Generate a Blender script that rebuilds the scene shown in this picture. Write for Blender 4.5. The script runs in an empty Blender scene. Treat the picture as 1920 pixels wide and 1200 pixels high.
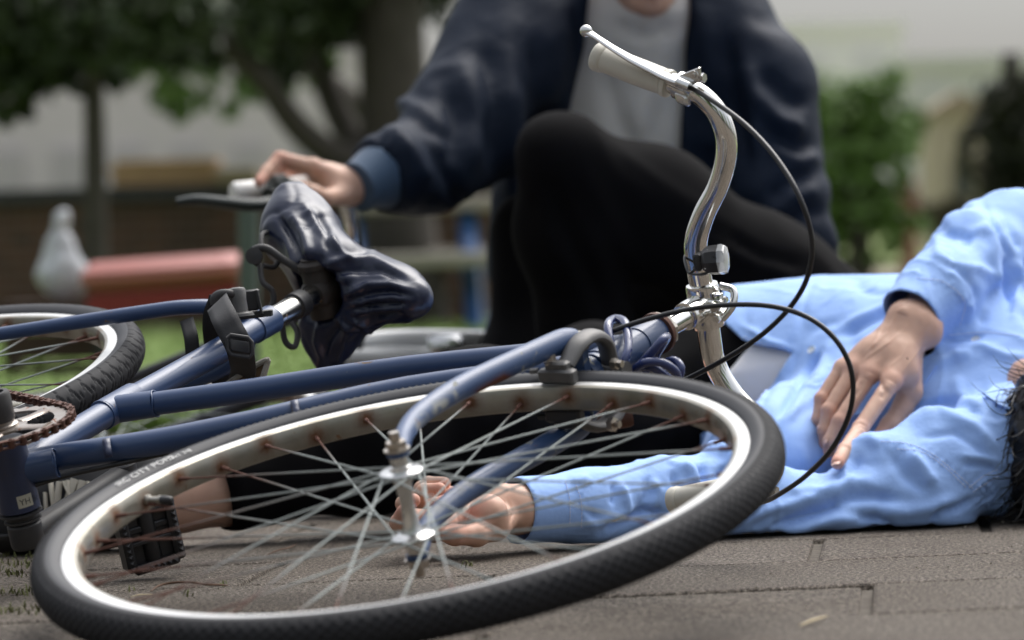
import bpy, math, random
import numpy as np
from mathutils import Vector, Matrix

R_ = math.radians
rng = np.random.default_rng(7)
random.seed(7)
sc = bpy.context.scene
COL = sc.collection

# ------------------------------------------------------------------ camera
FPX = 7000.0; CH = 0.335; PITCH = math.atan(120 / FPX); ROLL = R_(1.5)
FWD = np.array([0, math.cos(PITCH), -math.sin(PITCH)])
UP0 = np.array([0, math.sin(PITCH), math.cos(PITCH)])
X0 = np.array([1.0, 0, 0])
RGT = math.cos(ROLL) * X0 - math.sin(ROLL) * UP0
UPV = math.cos(ROLL) * UP0 + math.sin(ROLL) * X0
CAM = np.array([0, 0, CH])
cd = bpy.data.cameras.new('camera'); cam = bpy.data.objects.new('camera', cd); COL.objects.link(cam)
cd.sensor_width = 36; cd.lens = FPX * 36 / 1920
cd.clip_start = 0.05; cd.clip_end = 2000
m = Matrix.Identity(4)
for i in range(3):
    m[i][0] = RGT[i]; m[i][1] = UPV[i]; m[i][2] = -FWD[i]; m[i][3] = CAM[i]
cam.matrix_world = m
cd.dof.use_dof = True; cd.dof.focus_distance = 4.02; cd.dof.aperture_fstop = 4.8
sc.camera = cam
# ------------------------------------------------------------------ light: bright overcast
w = bpy.data.worlds.new('World'); sc.world = w; w.use_nodes = True
nt = w.node_tree; nt.nodes.clear()
out = nt.nodes.new('ShaderNodeOutputWorld'); bg = nt.nodes.new('ShaderNodeBackground')
sky = nt.nodes.new('ShaderNodeTexSky'); sky.sky_type = 'NISHITA'; sky.sun_disc = False
SUN_EL, SUN_AZ = R_(58), R_(35)
sky.sun_elevation = SUN_EL; sky.sun_rotation = SUN_AZ
sky.air_density = 1.0; sky.dust_density = 3.5
hs = nt.nodes.new('ShaderNodeHueSaturation'); hs.inputs['Saturation'].default_value = 0.28
hs.inputs['Value'].default_value = 1.0
nt.links.new(sky.outputs[0], hs.inputs['Color'])
# overcast sky: the zenith is about three times as bright as the horizon
wc = nt.nodes.new('ShaderNodeTexCoord'); sp_ = nt.nodes.new('ShaderNodeSeparateXYZ'); mr = nt.nodes.new('ShaderNodeMapRange'); vm = nt.nodes.new('ShaderNodeVectorMath'); vm.operation = 'SCALE'
nt.links.new(wc.outputs['Generated'], sp_.inputs[0]); nt.links.new(sp_.outputs['Z'], mr.inputs[0]); mr.inputs[3].default_value = .50; mr.inputs[4].default_value = 1.75
nt.links.new(hs.outputs[0], vm.inputs[0]); nt.links.new(mr.outputs[0], vm.inputs['Scale']); nt.links.new(vm.outputs[0], bg.inputs[0])
bg.inputs[1].default_value = 0.12; nt.links.new(bg.outputs[0], out.inputs[0])
sl = bpy.data.lights.new('sun', 'SUN'); sun = bpy.data.objects.new('sun', sl); COL.objects.link(sun)
sl.energy = 1.4; sl.angle = R_(60); sl.color = (1.0, 0.97, 0.93)
sd = Vector((math.sin(SUN_AZ) * math.cos(SUN_EL), math.cos(SUN_AZ) * math.cos(SUN_EL), math.sin(SUN_EL)))
sun.rotation_euler = (-sd).to_track_quat('-Z', 'Y').to_euler()
sc.view_settings.view_transform = 'Standard'; sc.view_settings.look = 'None'
sc.view_settings.exposure = 0.72; sc.view_settings.gamma = 1.0
sc.cycles.max_bounces = 6; sc.cycles.transparent_max_bounces = 8
sc.cycles.use_denoising = True

# ------------------------------------------------------------------ pixel <-> world
def ray(px, py):
    v = FWD + RGT * (px - 960) / FPX + UPV * (600 - py) / FPX
    return v / v[1]
def P(px, py, Y): return CAM + ray(px, py) * Y
def Q(px, Y, z):                      # pixel column, distance, height
    lo = np.array([0, Y, z]); b = lo - CAM
    d = b @ FWD
    # solve x so that projection column = px
    k = (px - 960) / FPX
    x = (k * d - b @ RGT) / (RGT[0] - k * FWD[0])
    return np.array([x, Y, z])
def G(px, py):
    r = ray(px, py); t = -CH / r[2]; return CAM + r * t
def PL(px, py, p0, n):
    r = ray(px, py); t = np.dot(p0 - CAM, n) / np.dot(r, n); return CAM + r * t
def proj(V):
    V = np.asarray(V) - CAM; d = V @ FWD
    return np.stack([960 + FPX * (V @ RGT) / d, 600 - FPX * (V @ UPV) / d], -1)
def unit(v): v = np.asarray(v, float); return v / np.linalg.norm(v)

# ------------------------------------------------------------------ objects
def tag(o, label=None, cat=None, group=None, kind=None):
    if label: o['label'] = label
    if cat: o['category'] = cat
    if group: o['group'] = group
    if kind: o['kind'] = kind
    return o
def thing(name, loc, label, cat, group=None):
    o = bpy.data.objects.new(name, None); COL.objects.link(o); o.location = Vector([float(a) for a in loc])
    o.empty_display_size = 0.1
    return tag(o, label, cat, group)
def org(o):
    v = np.zeros(3)
    while o is not None: v += np.array(o.location); o = o.parent
    return v
def mesh(name, V, Fc, mat, parent=None, smooth=True, mi=None, uv=None, attr=None, loc=None, sharp=None):
    """V in world coordinates; the object's origin goes to its parent's (or loc)."""
    V = np.asarray(V, float)
    o0 = org(parent) if parent is not None else (np.asarray(loc, float) if loc is not None else np.zeros(3))
    me = bpy.data.meshes.new(name)
    me.from_pydata((V - o0).tolist(), [], [tuple(int(a) for a in f) for f in Fc] if not isinstance(Fc, np.ndarray) else Fc.tolist())
    mats = mat if isinstance(mat, (list, tuple)) else [mat]
    for k in mats: me.materials.append(k)
    if mi is not None: me.polygons.foreach_set('material_index', np.asarray(mi, np.int32))
    if uv is not None:
        l = me.uv_layers.new(name='UVMap'); idx = np.empty(len(me.loops), np.int32); me.loops.foreach_get('vertex_index', idx)
        l.data.foreach_set('uv', np.asarray(uv, np.float32)[idx].ravel())
    if attr:
        for k, a in attr.items():
            at = me.attributes.new(k, 'FLOAT', 'POINT'); at.data.foreach_set('value', np.asarray(a, np.float32))
    if smooth:
        me.shade_smooth()
        if sharp: me.set_sharp_from_angle(angle=R_(sharp))
    me.update()
    o = bpy.data.objects.new(name, me); COL.objects.link(o)
    if parent is not None: o.parent = parent
    else: o.location = Vector([float(a) for a in o0])
    return o
class MB:
    """collects shapes into one mesh"""
    def __init__(s): s.V = []; s.F = []; s.M = []; s.n = 0
    def add(s, V, F, m=0):
        V = np.asarray(V, float); s.V.append(V); s.F += [tuple(int(i) + s.n for i in f) for f in F]; s.M += [m] * len(F); s.n += len(V); return s
    def build(s, name, mat, parent=None, smooth=True, sharp=35, **k):
        return mesh(name, np.vstack(s.V), s.F, mat, parent, smooth=smooth, mi=s.M, sharp=sharp, **k)
def catmull(pts, n=8):
    pts = np.asarray(pts, float)
    if len(pts) < 3: return pts
    p = np.vstack([2 * pts[0] - pts[1], pts, 2 * pts[-1] - pts[-2]])
    o = []
    for i in range(1, len(p) - 2):
        for t in np.linspace(0, 1, n, endpoint=False):
            a, b, c, d = p[i - 1], p[i], p[i + 1], p[i + 2]
            o.append(0.5 * (2 * b + (c - a) * t + (2 * a - 5 * b + 4 * c - d) * t * t + (3 * b - a - 3 * c + d) * t ** 3))
    o.append(pts[-1]); return np.array(o)
def frames(C):
    T = np.gradient(C, axis=0); T /= np.linalg.norm(T, axis=1)[:, None] + 1e-12
    n = np.cross(T[0], [0.31, 0.17, 0.93]); n /= np.linalg.norm(n); N = [n]
    for i in range(1, len(C)):
        n = N[-1] - T[i] * (N[-1] @ T[i]); N.append(n / (np.linalg.norm(n) + 1e-12))
    N = np.array(N); return T, N, np.cross(T, N)
def tube(pts, r, seg=16, sm=8, flat=None, caps=True, ref=None):
    """returns V,F of a swept tube; r scalar or per control point; flat=(a,b) scale of the section"""
    pts = np.asarray(pts, float); k = len(pts)
    r = np.full(k, r, float) if np.isscalar(r) else np.asarray(r, float)
    if sm > 1 and k > 2:
        C = catmull(pts, sm); rr = np.interp(np.linspace(0, k - 1, len(C)), np.arange(k), r)
    else: C = pts; rr = r
    T, N, B = frames(C)
    if ref is not None:
        N = np.asarray(ref, float) - T * (T @ np.asarray(ref, float))[:, None]; N /= np.linalg.norm(N, axis=1)[:, None]; B = np.cross(T, N)
    a = np.linspace(0, 2 * np.pi, seg, endpoint=False); fa, fb = flat or (1, 1)
    V = (C[:, None] + rr[:, None, None] * (fa * np.cos(a)[None, :, None] * N[:, None] + fb * np.sin(a)[None, :, None] * B[:, None])).reshape(-1, 3)
    F = []
    for i in range(len(C) - 1):
        for j in range(seg):
            q = (j + 1) % seg
            F.append((i * seg + j, i * seg + q, (i + 1) * seg + q, (i + 1) * seg + j))
    if caps: F.append(tuple(range(seg - 1, -1, -1))); F.append(tuple(range((len(C) - 1) * seg, len(C) * seg)))
    return V, F
def lathe(o, ax, prof, seg=32, caps=True):
    """prof: (radius, height along ax)"""
    o = np.asarray(o, float); ax = unit(ax)
    n = np.cross(ax, [0.3, 0.9, 0.2]); n = unit(n); b = np.cross(ax, n)
    a = np.linspace(0, 2 * np.pi, seg, endpoint=False)
    ring = np.cos(a)[:, None] * n + np.sin(a)[:, None] * b
    V = np.vstack([o + ax * h + ring * r for r, h in prof]); F = []
    for i in range(len(prof) - 1):
        for j in range(seg):
            q = (j + 1) % seg; F.append((i * seg + j, i * seg + q, (i + 1) * seg + q, (i + 1) * seg + j))
    if caps: F.append(tuple(range(seg - 1, -1, -1))); F.append(tuple(range((len(prof) - 1) * seg, len(prof) * seg)))
    return V, F
def obox(c, ex, ey, ez, bev=0.0):
    """box: centre, three half-extent vectors; bevelled corners when bev>0 (fraction)"""
    c = np.asarray(c, float); ex, ey, ez = map(lambda v: np.asarray(v, float), (ex, ey, ez))
    if bev <= 0:
        V = [c + sx * ex + sy * ey + sz * ez for sz in (-1, 1) for sx, sy in ((-1, -1), (1, -1), (1, 1), (-1, 1))]
        return V, [(3, 2, 1, 0), (4, 5, 6, 7), (0, 1, 5, 4), (1, 2, 6, 5), (2, 3, 7, 6), (3, 0, 4, 7)]
    lx, ly, lz = (np.linalg.norm(v) for v in (ex, ey, ez)); b = bev * min(lx, ly, lz)
    ux, uy, uz = ex / lx, ey / ly, ez / lz
    V = []; F = []
    def sec(z, ins):
        ax, ay = lx - ins, ly - ins
        return [c + ux * x + uy * y + uz * z for x, y in ((-ax + b, -ay), (ax - b, -ay), (ax, -ay + b), (ax, ay - b), (ax - b, ay), (-ax + b, ay), (-ax, ay - b), (-ax, -ay + b))]
    for z, ins in ((-lz, b), (-lz + b, 0), (lz - b, 0), (lz, b)): V += sec(z, ins)
    for k in range(3):
        for j in range(8): q = (j + 1) % 8; F.append((k * 8 + j, k * 8 + q, k * 8 + 8 + q, k * 8 + 8 + j))
    F.append(tuple(range(7, -1, -1))); F.append(tuple(range(24, 32)))
    return V, F
def ball(c, r, sc_=(1, 1, 1), seg=16):
    V = []; F = []
    for i in range(seg // 2 + 1):
        t = math.pi * i / (seg // 2)
        for j in range(seg):
            a = 2 * math.pi * j / seg; V.append(np.asarray(c) + r * np.array([math.sin(t) * math.cos(a) * sc_[0], math.sin(t) * math.sin(a) * sc_[1], math.cos(t) * sc_[2]]))
    for i in range(seg // 2):
        for j in range(seg): q = (j + 1) % seg; F.append((i * seg + j, (i + 1) * seg + j, (i + 1) * seg + q, i * seg + q))
    return V, F

# ------------------------------------------------------------------ noise
_perm = rng.permutation(256); _perm = np.concatenate([_perm, _perm, _perm])
_grad = rng.normal(size=(256, 3)); _grad /= np.linalg.norm(_grad, axis=1)[:, None]
def noise(Pn, s=1.0, off=0.0):
    p = np.asarray(Pn, float) * s + off; i = np.floor(p).astype(int); f = p - i; i &= 255
    u = f * f * f * (f * (f * 6 - 15) + 10); r = 0
    for dx in (0, 1):
        for dy in (0, 1):
            for dz in (0, 1):
                h = _perm[_perm[_perm[(i[:, 0] + dx) & 255] + ((i[:, 1] + dy) & 255)] + ((i[:, 2] + dz) & 255)]
                g = _grad[h]; d = g[:, 0] * (f[:, 0] - dx) + g[:, 1] * (f[:, 1] - dy) + g[:, 2] * (f[:, 2] - dz)
                wt = (u[:, 0] if dx else 1 - u[:, 0]) * (u[:, 1] if dy else 1 - u[:, 1]) * (u[:, 2] if dz else 1 - u[:, 2])
                r = r + wt * d
    return r * 1.6
def ridge(Pn, s, off=0.0, k=1.0):
    q = Pn + 0.35 / s * np.stack([noise(Pn, s * .6, off + 11), noise(Pn, s * .6, off + 23), noise(Pn, s * .6, off + 37)], -1) * k
    return 1 - np.abs(noise(q, s, off)) * 2

# ------------------------------------------------------------------ distance fields -> surface
def smin(a, b, k):
    if k <= 0: return np.minimum(a, b)
    h = np.clip(k - np.abs(a - b), 0, None) / k; return np.minimum(a, b) - h * h * k * 0.25
def cone(p, a, b, ra, rb):
    a = np.asarray(a, float); b = np.asarray(b, float); d = b - a; L = d @ d
    t = np.clip((p - a) @ d / L, 0, 1)
    return np.linalg.norm(p - a - t[:, None] * d, axis=1) - (ra + (rb - ra) * t)
def chain(p, pts, rs, k=0.004):
    r = None
    for i in range(len(pts) - 1):
        c = cone(p, pts[i], pts[i + 1], rs[i], rs[i + 1]); r = c if r is None else smin(r, c, k)
    return r
def ell(p, c, rad, Rm=None):
    q = p - np.asarray(c, float)
    if Rm is not None: q = q @ np.asarray(Rm).T
    rad = np.asarray(rad, float); k0 = np.linalg.norm(q / rad, axis=1); k1 = np.linalg.norm(q / (rad * rad), axis=1) + 1e-9
    return k0 * (k0 - 1) / k1
def surface(fn, lo, hi, h, margin=2.5):
    """surface nets with a coarse prepass that only evaluates cells near the surface"""
    lo = np.asarray(lo, float); hi = np.asarray(hi, float)
    n = np.ceil((hi - lo) / h).astype(int) + 1
    B = 6; nb = np.ceil(n / B).astype(int)
    n = nb * B
    gc = np.stack(np.meshgrid(*[lo[i] + (np.arange(nb[i]) + .5) * B * h - .5 * h for i in range(3)], indexing='ij'), -1).reshape(-1, 3)
    dc = fn(gc).reshape(nb)
    near = np.abs(dc) < B * h * 0.9 * margin ** 0.5
    val = np.repeat(np.repeat(np.repeat(dc, B, 0), B, 1), B, 2).astype(float)
    mk = np.repeat(np.repeat(np.repeat(near, B, 0), B, 1), B, 2)
    ii = np.argwhere(mk)
    for s in range(0, len(ii), 400000):
        c = ii[s:s + 400000]; val[c[:, 0], c[:, 1], c[:, 2]] = fn(lo + c * h)
    sgn = val < 0
    corners = [(a, b, c) for a in (0, 1) for b in (0, 1) for c in (0, 1)]
    sh = tuple(x - 1 for x in val.shape)
    cnt = np.zeros(sh, int)
    for a, b, c in corners: cnt += sgn[a:a + sh[0], b:b + sh[1], c:c + sh[2]]
    act = (cnt > 0) & (cnt < 8); cells = np.argwhere(act); idx = -np.ones(sh, int); idx[act] = np.arange(len(cells))
    acc = np.zeros((len(cells), 3)); wt = np.zeros(len(cells))
    edges = [(p, q) for i, p in enumerate(corners) for q in corners[i + 1:] if sum(abs(np.subtract(p, q))) == 1]
    for p, q in edges:
        vp = val[cells[:, 0] + p[0], cells[:, 1] + p[1], cells[:, 2] + p[2]]; vq = val[cells[:, 0] + q[0], cells[:, 1] + q[1], cells[:, 2] + q[2]]
        cr = (vp < 0) != (vq < 0); t = np.where(cr, vp / np.where(cr, vp - vq, 1), 0)
        pos = np.array(p) + t[:, None] * (np.array(q) - np.array(p)); acc += np.where(cr[:, None], pos, 0); wt += cr
    V = lo + (cells + acc / wt[:, None]) * h
    F = []
    for ax in range(3):
        o1, o2 = (ax + 1) % 3, (ax + 2) % 3
        s0 = [slice(1, -1)] * 3; s0[ax] = slice(0, -1); s1 = list(s0); s1[ax] = slice(1, None)
        a = sgn[tuple(s0)]; b = sgn[tuple(s1)]; ch = np.argwhere(a != b)
        base = ch.copy(); base[:, o1] += 1; base[:, o2] += 1
        fl = a[tuple(ch.T)]
        d1 = np.zeros(3, int); d1[o1] = 1; d2 = np.zeros(3, int); d2[o2] = 1
        q = [base - d1 - d2, base - d2, base, base - d1]
        ok = np.all([(x >= 0).all(1) & (x < np.array(sh)).all(1) for x in q], axis=0)
        I = np.stack([idx[tuple(x[ok].T)] for x in q], -1); fl = fl[ok]
        I[~fl] = I[~fl][:, ::-1]; F.append(I)
    F = np.vstack(F); F = F[(F >= 0).all(1)]
    return V, F
def vnormals(V, F):
    n = np.cross(V[F[:, 2]] - V[F[:, 0]], V[F[:, 3]] - V[F[:, 1]]); N = np.zeros_like(V)
    for k in range(4): np.add.at(N, F[:, k], n)
    return N / (np.linalg.norm(N, axis=1)[:, None] + 1e-12)
def relax(V, F, it=2, lam=0.5):
    for _ in range(it):
        S = np.zeros_like(V); c = np.zeros(len(V))
        for k in range(4):
            j = (k + 1) % 4; np.add.at(S, F[:, k], V[F[:, j]]); np.add.at(S, F[:, j], V[F[:, k]])
            np.add.at(c, F[:, k], 1); np.add.at(c, F[:, j], 1)
        V = V + lam * (S / c[:, None] - V)
    return V
def cull(V, F, keep):
    """keep: bool per vertex"""
    F = F[keep[F].all(1)]; u = np.unique(F); mp = -np.ones(len(V), int); mp[u] = np.arange(len(u)); return V[u], mp[F], u
def smooth_edge(V, F, it=10):
    E = np.vstack([np.sort(F[:, [k, (k + 1) % 4]], 1) for k in range(4)]); u, c = np.unique(E, axis=0, return_counts=True); e = u[c == 1]
    V = V.copy(); on = np.zeros(len(V), bool); on[e.ravel()] = True
    for _ in range(it):
        S = np.zeros_like(V); n = np.zeros(len(V)); np.add.at(S, e[:, 0], V[e[:, 1]]); np.add.at(S, e[:, 1], V[e[:, 0]]); np.add.at(n, e[:, 0], 1); np.add.at(n, e[:, 1], 1)
        V[on] = V[on] + .5 * (S[on] / n[on][:, None] - V[on])
    return V
def segd(p, pts):
    """2D distance and side to a polyline, with parameter"""
    best = np.full(len(p), 1e9); tt = np.zeros(len(p)); pts = np.asarray(pts, float)
    for i in range(len(pts) - 1):
        a, b = pts[i], pts[i + 1]; d = b - a; t = np.clip((p - a) @ d / (d @ d), 0, 1); q = np.linalg.norm(p - a - t[:, None] * d, axis=1)
        m_ = q < best; best[m_] = q[m_]; tt[m_] = (i + t[m_]) / (len(pts) - 1)
    return best, tt
def inpoly(p, poly):
    poly = np.asarray(poly, float); x, y = p[:, 0], p[:, 1]; r = np.zeros(len(p), bool); j = len(poly) - 1
    for i in range(len(poly)):
        xi, yi = poly[i]; xj, yj = poly[j]
        c = ((yi > y) != (yj > y)) & (x < (xj - xi) * (y - yi) / ((yj - yi) if yj != yi else 1e-9) + xi); r ^= c; j = i
    return r
def folds(V, N, strokes, fade=1.0):
    """strokes: (points in photo pixels, width px, height m): cloth folds pushed along the normal"""
    q = proj(V); face = (N @ FWD) < 0.35
    D = np.zeros(len(V))
    for pts, wd, am in strokes:
        d, t = segd(q, pts); D += am * np.exp(-(d / wd) ** 2) * np.clip(np.sin(np.pi * np.clip(t, 0.04, 0.96)) * 1.6, 0, 1)
    return V + N * (D * face * fade)[:, None]
def stitch_line(Vs, off, w_, name, mat, parent):
    pass

# ------------------------------------------------------------------ materials
MATS = {}
def mat(name, col=(.5, .5, .5), rough=.5, metal=0.0, spec=.5, coat=0.0, sheen=0.0, sss=0.0, alpha=1, trans=0.0, emit=None,
        var=None, vscale=20.0, vcol=None, bump=None, bscale=200.0, bstr=.2, spots=None, attr=None, aniso=None):
    """var: amount of blotchy mixing towards vcol; spots: (colour, scale, threshold, roughness); attr: (name, colour) mixes by a mesh attribute"""
    M = bpy.data.materials.new(name); M.use_nodes = True; t = M.node_tree; N = t.nodes; L = t.links
    b = N['Principled BSDF']
    def S(k, v):
        if k in b.inputs: b.inputs[k].default_value = v
    S('Base Color', (*col, 1)); S('Roughness', rough); S('Metallic', metal); S('Specular IOR Level', spec); S('Coat Weight', coat)
    S('Coat Roughness', .08); S('Sheen Weight', sheen); S('Transmission Weight', trans); S('Subsurface Weight', sss)
    if sss: S('Subsurface Radius', (0.012, 0.005, 0.003)); S('Subsurface Scale', 0.6)
    tc = N.new('ShaderNodeTexCoord'); cur = None
    def tex(scale, detail=4, rough_=.6, dist=0.0):
        n = N.new('ShaderNodeTexNoise'); n.inputs['Scale'].default_value = scale; n.inputs['Detail'].default_value = detail
        n.inputs['Roughness'].default_value = rough_; n.inputs['Distortion'].default_value = dist
        L.new(tc.outputs['Object'], n.inputs['Vector']); return n
    def mix(a, c2, fac):
        x = N.new('ShaderNodeMix'); x.data_type = 'RGBA'
        if a is None: x.inputs[6].default_value = (*col, 1)
        else: L.new(a, x.inputs[6])
        x.inputs[7].default_value = (*c2, 1); L.new(fac, x.inputs[0]); return x.outputs[2]
    def rampf(src, lo, hi):
        r = N.new('ShaderNodeMapRange'); r.inputs[1].default_value = lo; r.inputs[2].default_value = hi; r.clamp = True; L.new(src, r.inputs[0]); return r.outputs[0]
    if var:
        cur = mix(cur, vcol, rampf(tex(vscale, 5).outputs[0], .5 - .5 * (1 - var) - .05, .5 + .5 * (1 - var) + .12))
    masks = []
    if spots:
        for (c2, scs, th, rg) in spots:
            f = rampf(tex(scs, 6, .65, .6).outputs[0], th, th + .025); cur = mix(cur, c2, f); masks.append(f)
    if attr:
        for an, c2 in attr:
            a = N.new('ShaderNodeAttribute'); a.attribute_name = an
            mu = N.new('ShaderNodeMath'); mu.operation = 'MULTIPLY'; mu.use_clamp = True; nz = tex(260, 5); 
            ad = N.new('ShaderNodeMath'); ad.operation = 'ADD'; ad.inputs[1].default_value = .45; L.new(nz.outputs[0], ad.inputs[0])
            L.new(a.outputs['Fac'], mu.inputs[0]); L.new(ad.outputs[0], mu.inputs[1]); cur = mix(cur, c2, mu.outputs[0]); masks.append(mu.outputs[0])
    if cur is not None: L.new(cur, b.inputs['Base Color'])
    if masks:
        prev = None
        for k in masks:
            if prev is None: prev = k
            else:
                x = N.new('ShaderNodeMath'); x.operation = 'MAXIMUM'; L.new(prev, x.inputs[0]); L.new(k, x.inputs[1]); prev = x.outputs[0]
        r = N.new('ShaderNodeMapRange'); r.inputs[3].default_value = rough; r.inputs[4].default_value = .85; L.new(prev, r.inputs[0]); L.new(r.outputs[0], b.inputs['Roughness'])
        if metal > 0:
            r = N.new('ShaderNodeMapRange'); r.inputs[3].default_value = metal; r.inputs[4].default_value = 0; L.new(prev, r.inputs[0]); L.new(r.outputs[0], b.inputs['Metallic'])
        if coat > 0:
            r = N.new('ShaderNodeMapRange'); r.inputs[3].default_value = coat; r.inputs[4].default_value = 0; L.new(prev, r.inputs[0]); L.new(r.outputs[0], b.inputs['Coat Weight'])
    if bump:
        bn = N.new('ShaderNodeBump'); bn.inputs['Strength'].default_value = bstr; bn.inputs['Distance'].default_value = bump
        n = tex(bscale, 5, .6); L.new(n.outputs[0], bn.inputs['Height']); L.new(bn.outputs[0], b.inputs['Normal'])
    if emit: S('Emission Color', (*emit[0], 1)); S('Emission Strength', emit[1])
    return M
RUST = (.16, .055, .025); RUSTD = (.07, .03, .018)
m_blue = mat('blue_paint', (.024, .056, .142), .40, coat=.2, var=.35, vscale=9, vcol=(.018, .042, .112), spots=[((.13, .085, .055), 42, .665, .8), ((.3, .3, .28), 110, .745, .8)], bump=.0004, bscale=90)
m_bluerust = mat('blue_paint_worn', (.034, .072, .170), .42, coat=.15, attr=[('rust', (.12, .035, .02)), ('wear', (.34, .34, .30))], var=.4, vscale=24, vcol=(.024, .054, .135), spots=[((.26, .26, .22), 38, .64, .8), ((.11, .04, .025), 21, .66, .8)], bump=.0005, bscale=60)
m_chrome = mat('chrome', (.82, .81, .78), .09, 1.0, spots=[((.10, .06, .03), 60, .76, .8)], bump=.0002, bscale=40, bstr=.15)
m_steel = mat('dull_steel', (.48, .47, .44), .42, .9, var=.4, vscale=60, vcol=(.30, .27, .22))
m_alu = mat('polished_alloy', (.78, .78, .77), .24, 1.0, var=.4, vscale=70, vcol=(.6, .6, .58))
m_spoke = mat('zinc_spoke', (.215, .24, .235), .6, .3, attr=[('rust', (.10, .040, .026))], var=.3, vscale=50, vcol=(.30, .33, .315))
m_rimside = mat('rim_brake_track', (.78, .78, .77), .42, .6, spots=[((.45, .42, .37), 50, .74, .7)], var=.3, vscale=14, vcol=(.60, .60, .585))
m_riminner = mat('aged_rim_steel', (.40, .385, .34), .36, .8, var=.6, vscale=19, vcol=(.22, .20, .15), attr=[('rust', (.13, .055, .022))], spots=[((.19, .10, .045), 46, .66, .8)], bump=.0004, bscale=120)
m_tyre = mat('tyre_rubber', (.018, .0185, .021), .72, spec=.22, var=.4, vscale=16, vcol=(.028, .028, .030), bump=.0003, bscale=300)
m_tyreside = mat('tyre_sidewall', (.026, .027, .031), .55, spec=.35, var=.4, vscale=10, vcol=(.042, .042, .046), bump=.0002, bscale=200)
m_black = mat('black_plastic', (.018, .018, .02), .45, bump=.0002, bscale=300)
m_cable = mat('black_cable', (.014, .014, .016), .32)
m_rusty = mat('rusty_chain_steel', (.13, .055, .035), .6, .5, var=.5, vscale=80, vcol=(.055, .03, .025))
m_ring = mat('chainring_steel', (.42, .40, .37), .35, .8, var=.5, vscale=30, vcol=(.22, .15, .11), spots=[(RUST, 40, .6, .8)])
m_crank = mat('dark_crank', (.026, .028, .033), .5, 0, spec=.3, var=.4, vscale=60, vcol=(.06, .055, .05), spots=[((.10, .08, .07), 60, .68, .8)])
m_bb = mat('dirty_blue_paint', (.022, .036, .09), .42, coat=.1, spots=[((.07, .05, .035), 45, .66, .8)], var=.4, vscale=30, vcol=(.016, .02, .045))
m_grip = mat('cream_rubber', (.62, .60, .53), .55, var=.3, vscale=40, vcol=(.56, .53, .45), spots=[((.30, .27, .21), 90, .72, .8)])
m_vinyl = mat('navy_vinyl', (.009, .014, .038), .33, spec=.45, coat=.05, bump=.0010, bscale=26, bstr=.25)
m_grey = mat('grey_cast_metal', (.17, .165, .16), .5, .6, var=.4, vscale=90, vcol=(.10, .10, .10), bump=.0004, bscale=250)
m_strap = mat('black_webbing', (.016, .016, .018), .75, bump=.0006, bscale=500, bstr=.5)
m_lockblue = mat('blue_cable_cover', (.020, .035, .13), .22, spec=.6, coat=.4)
m_clear = mat('clear_lens', (.75, .77, .78), .08, 0, trans=.55)
m_white = mat('white_plastic', (.70, .69, .66), .4)
m_text = mat('white_print', (.55, .55, .53), .7)
m_bolt = mat('bright_bolt', (.62, .60, .56), .28, 1.0, var=.3, vscale=100, vcol=(.35, .27, .2))
# ================================================================== the blue bicycle, lying on its left side
WN = unit([-0.1510, -0.2424, 1.0]); WC = np.array([-.1027, 3.4338, .1208])
HUB = WC - WN * .0125
ST = PL(1322, 572, HUB, WN)
_w = ST - HUB; _D = np.linalg.norm(_w); _w = _w / _D; _m = np.cross(_w, WN)
_L = math.sqrt(_D * _D - .045 ** 2); _a = math.asin(.045 / _D)
U = _w * math.cos(_a) + _m * math.sin(_a); FD = np.cross(U, WN)          # steering axis, forward
BB = CAM + ray(22, 885) * 3.83
NF = np.cross(U, BB - ST); NF = unit(NF); NF *= np.sign(NF[2]); FF = np.cross(U, NF)
def fp(px, py, off=0.0): return PL(px, py, BB + NF * off, NF)            # a point of the frame's plane
def wp(px, py, off=0.0): return PL(px, py, HUB + WN * off, WN)
bike = thing('bicycle', G(500, 1010), 'old dark blue bicycle with rusty chain fallen on its side in front of both people', 'bicycle')

def tread_knob(a, s):                                   # a: arc length m, s: position over the tread -1..1
    p = .0115; k = np.floor(s * 4.5 + 50)
    x = (a / p + (k % 2) * .5) % 1.0; y = (s * 4.5 + 50) % 1.0
    d = np.maximum(np.abs(x - .5) * 1.1, np.abs(y - .5)); h = np.clip((.40 - d) * 9, 0, 1)
    return 1.9 * np.where(np.abs(s) < .92, h, (np.sin(a / .0035 * np.pi) > 0) * .4 * (np.abs(s) < 1.25)) * .0012
def tread_chevron(a, s):
    p = .021; x = ((a + np.abs(s) * .010) / p) % 1.0
    g1 = (np.abs(x - .25) < .07) & (np.abs(s) < .85) & (np.abs(s) > .12)
    x2 = ((a - np.abs(s) * .007) / p) % 1.0
    g2 = (np.abs(x2 - .6) < .055) & (np.abs(s) < .95) & (np.abs(s) > .45)
    x3 = ((a + np.abs(s) * .010) / p) % 1.0; g3 = (np.abs(x3 - .55) < .05) & (np.abs(s) < .5) & (np.abs(s) > .10)
    g4 = (np.abs(s) > 1.05) & (np.abs(s) < 1.3) & (((a / .021) % 1.0) < .12)
    return .0012 - .0017 * (g1 | g2 | g3 | g4)
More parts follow.
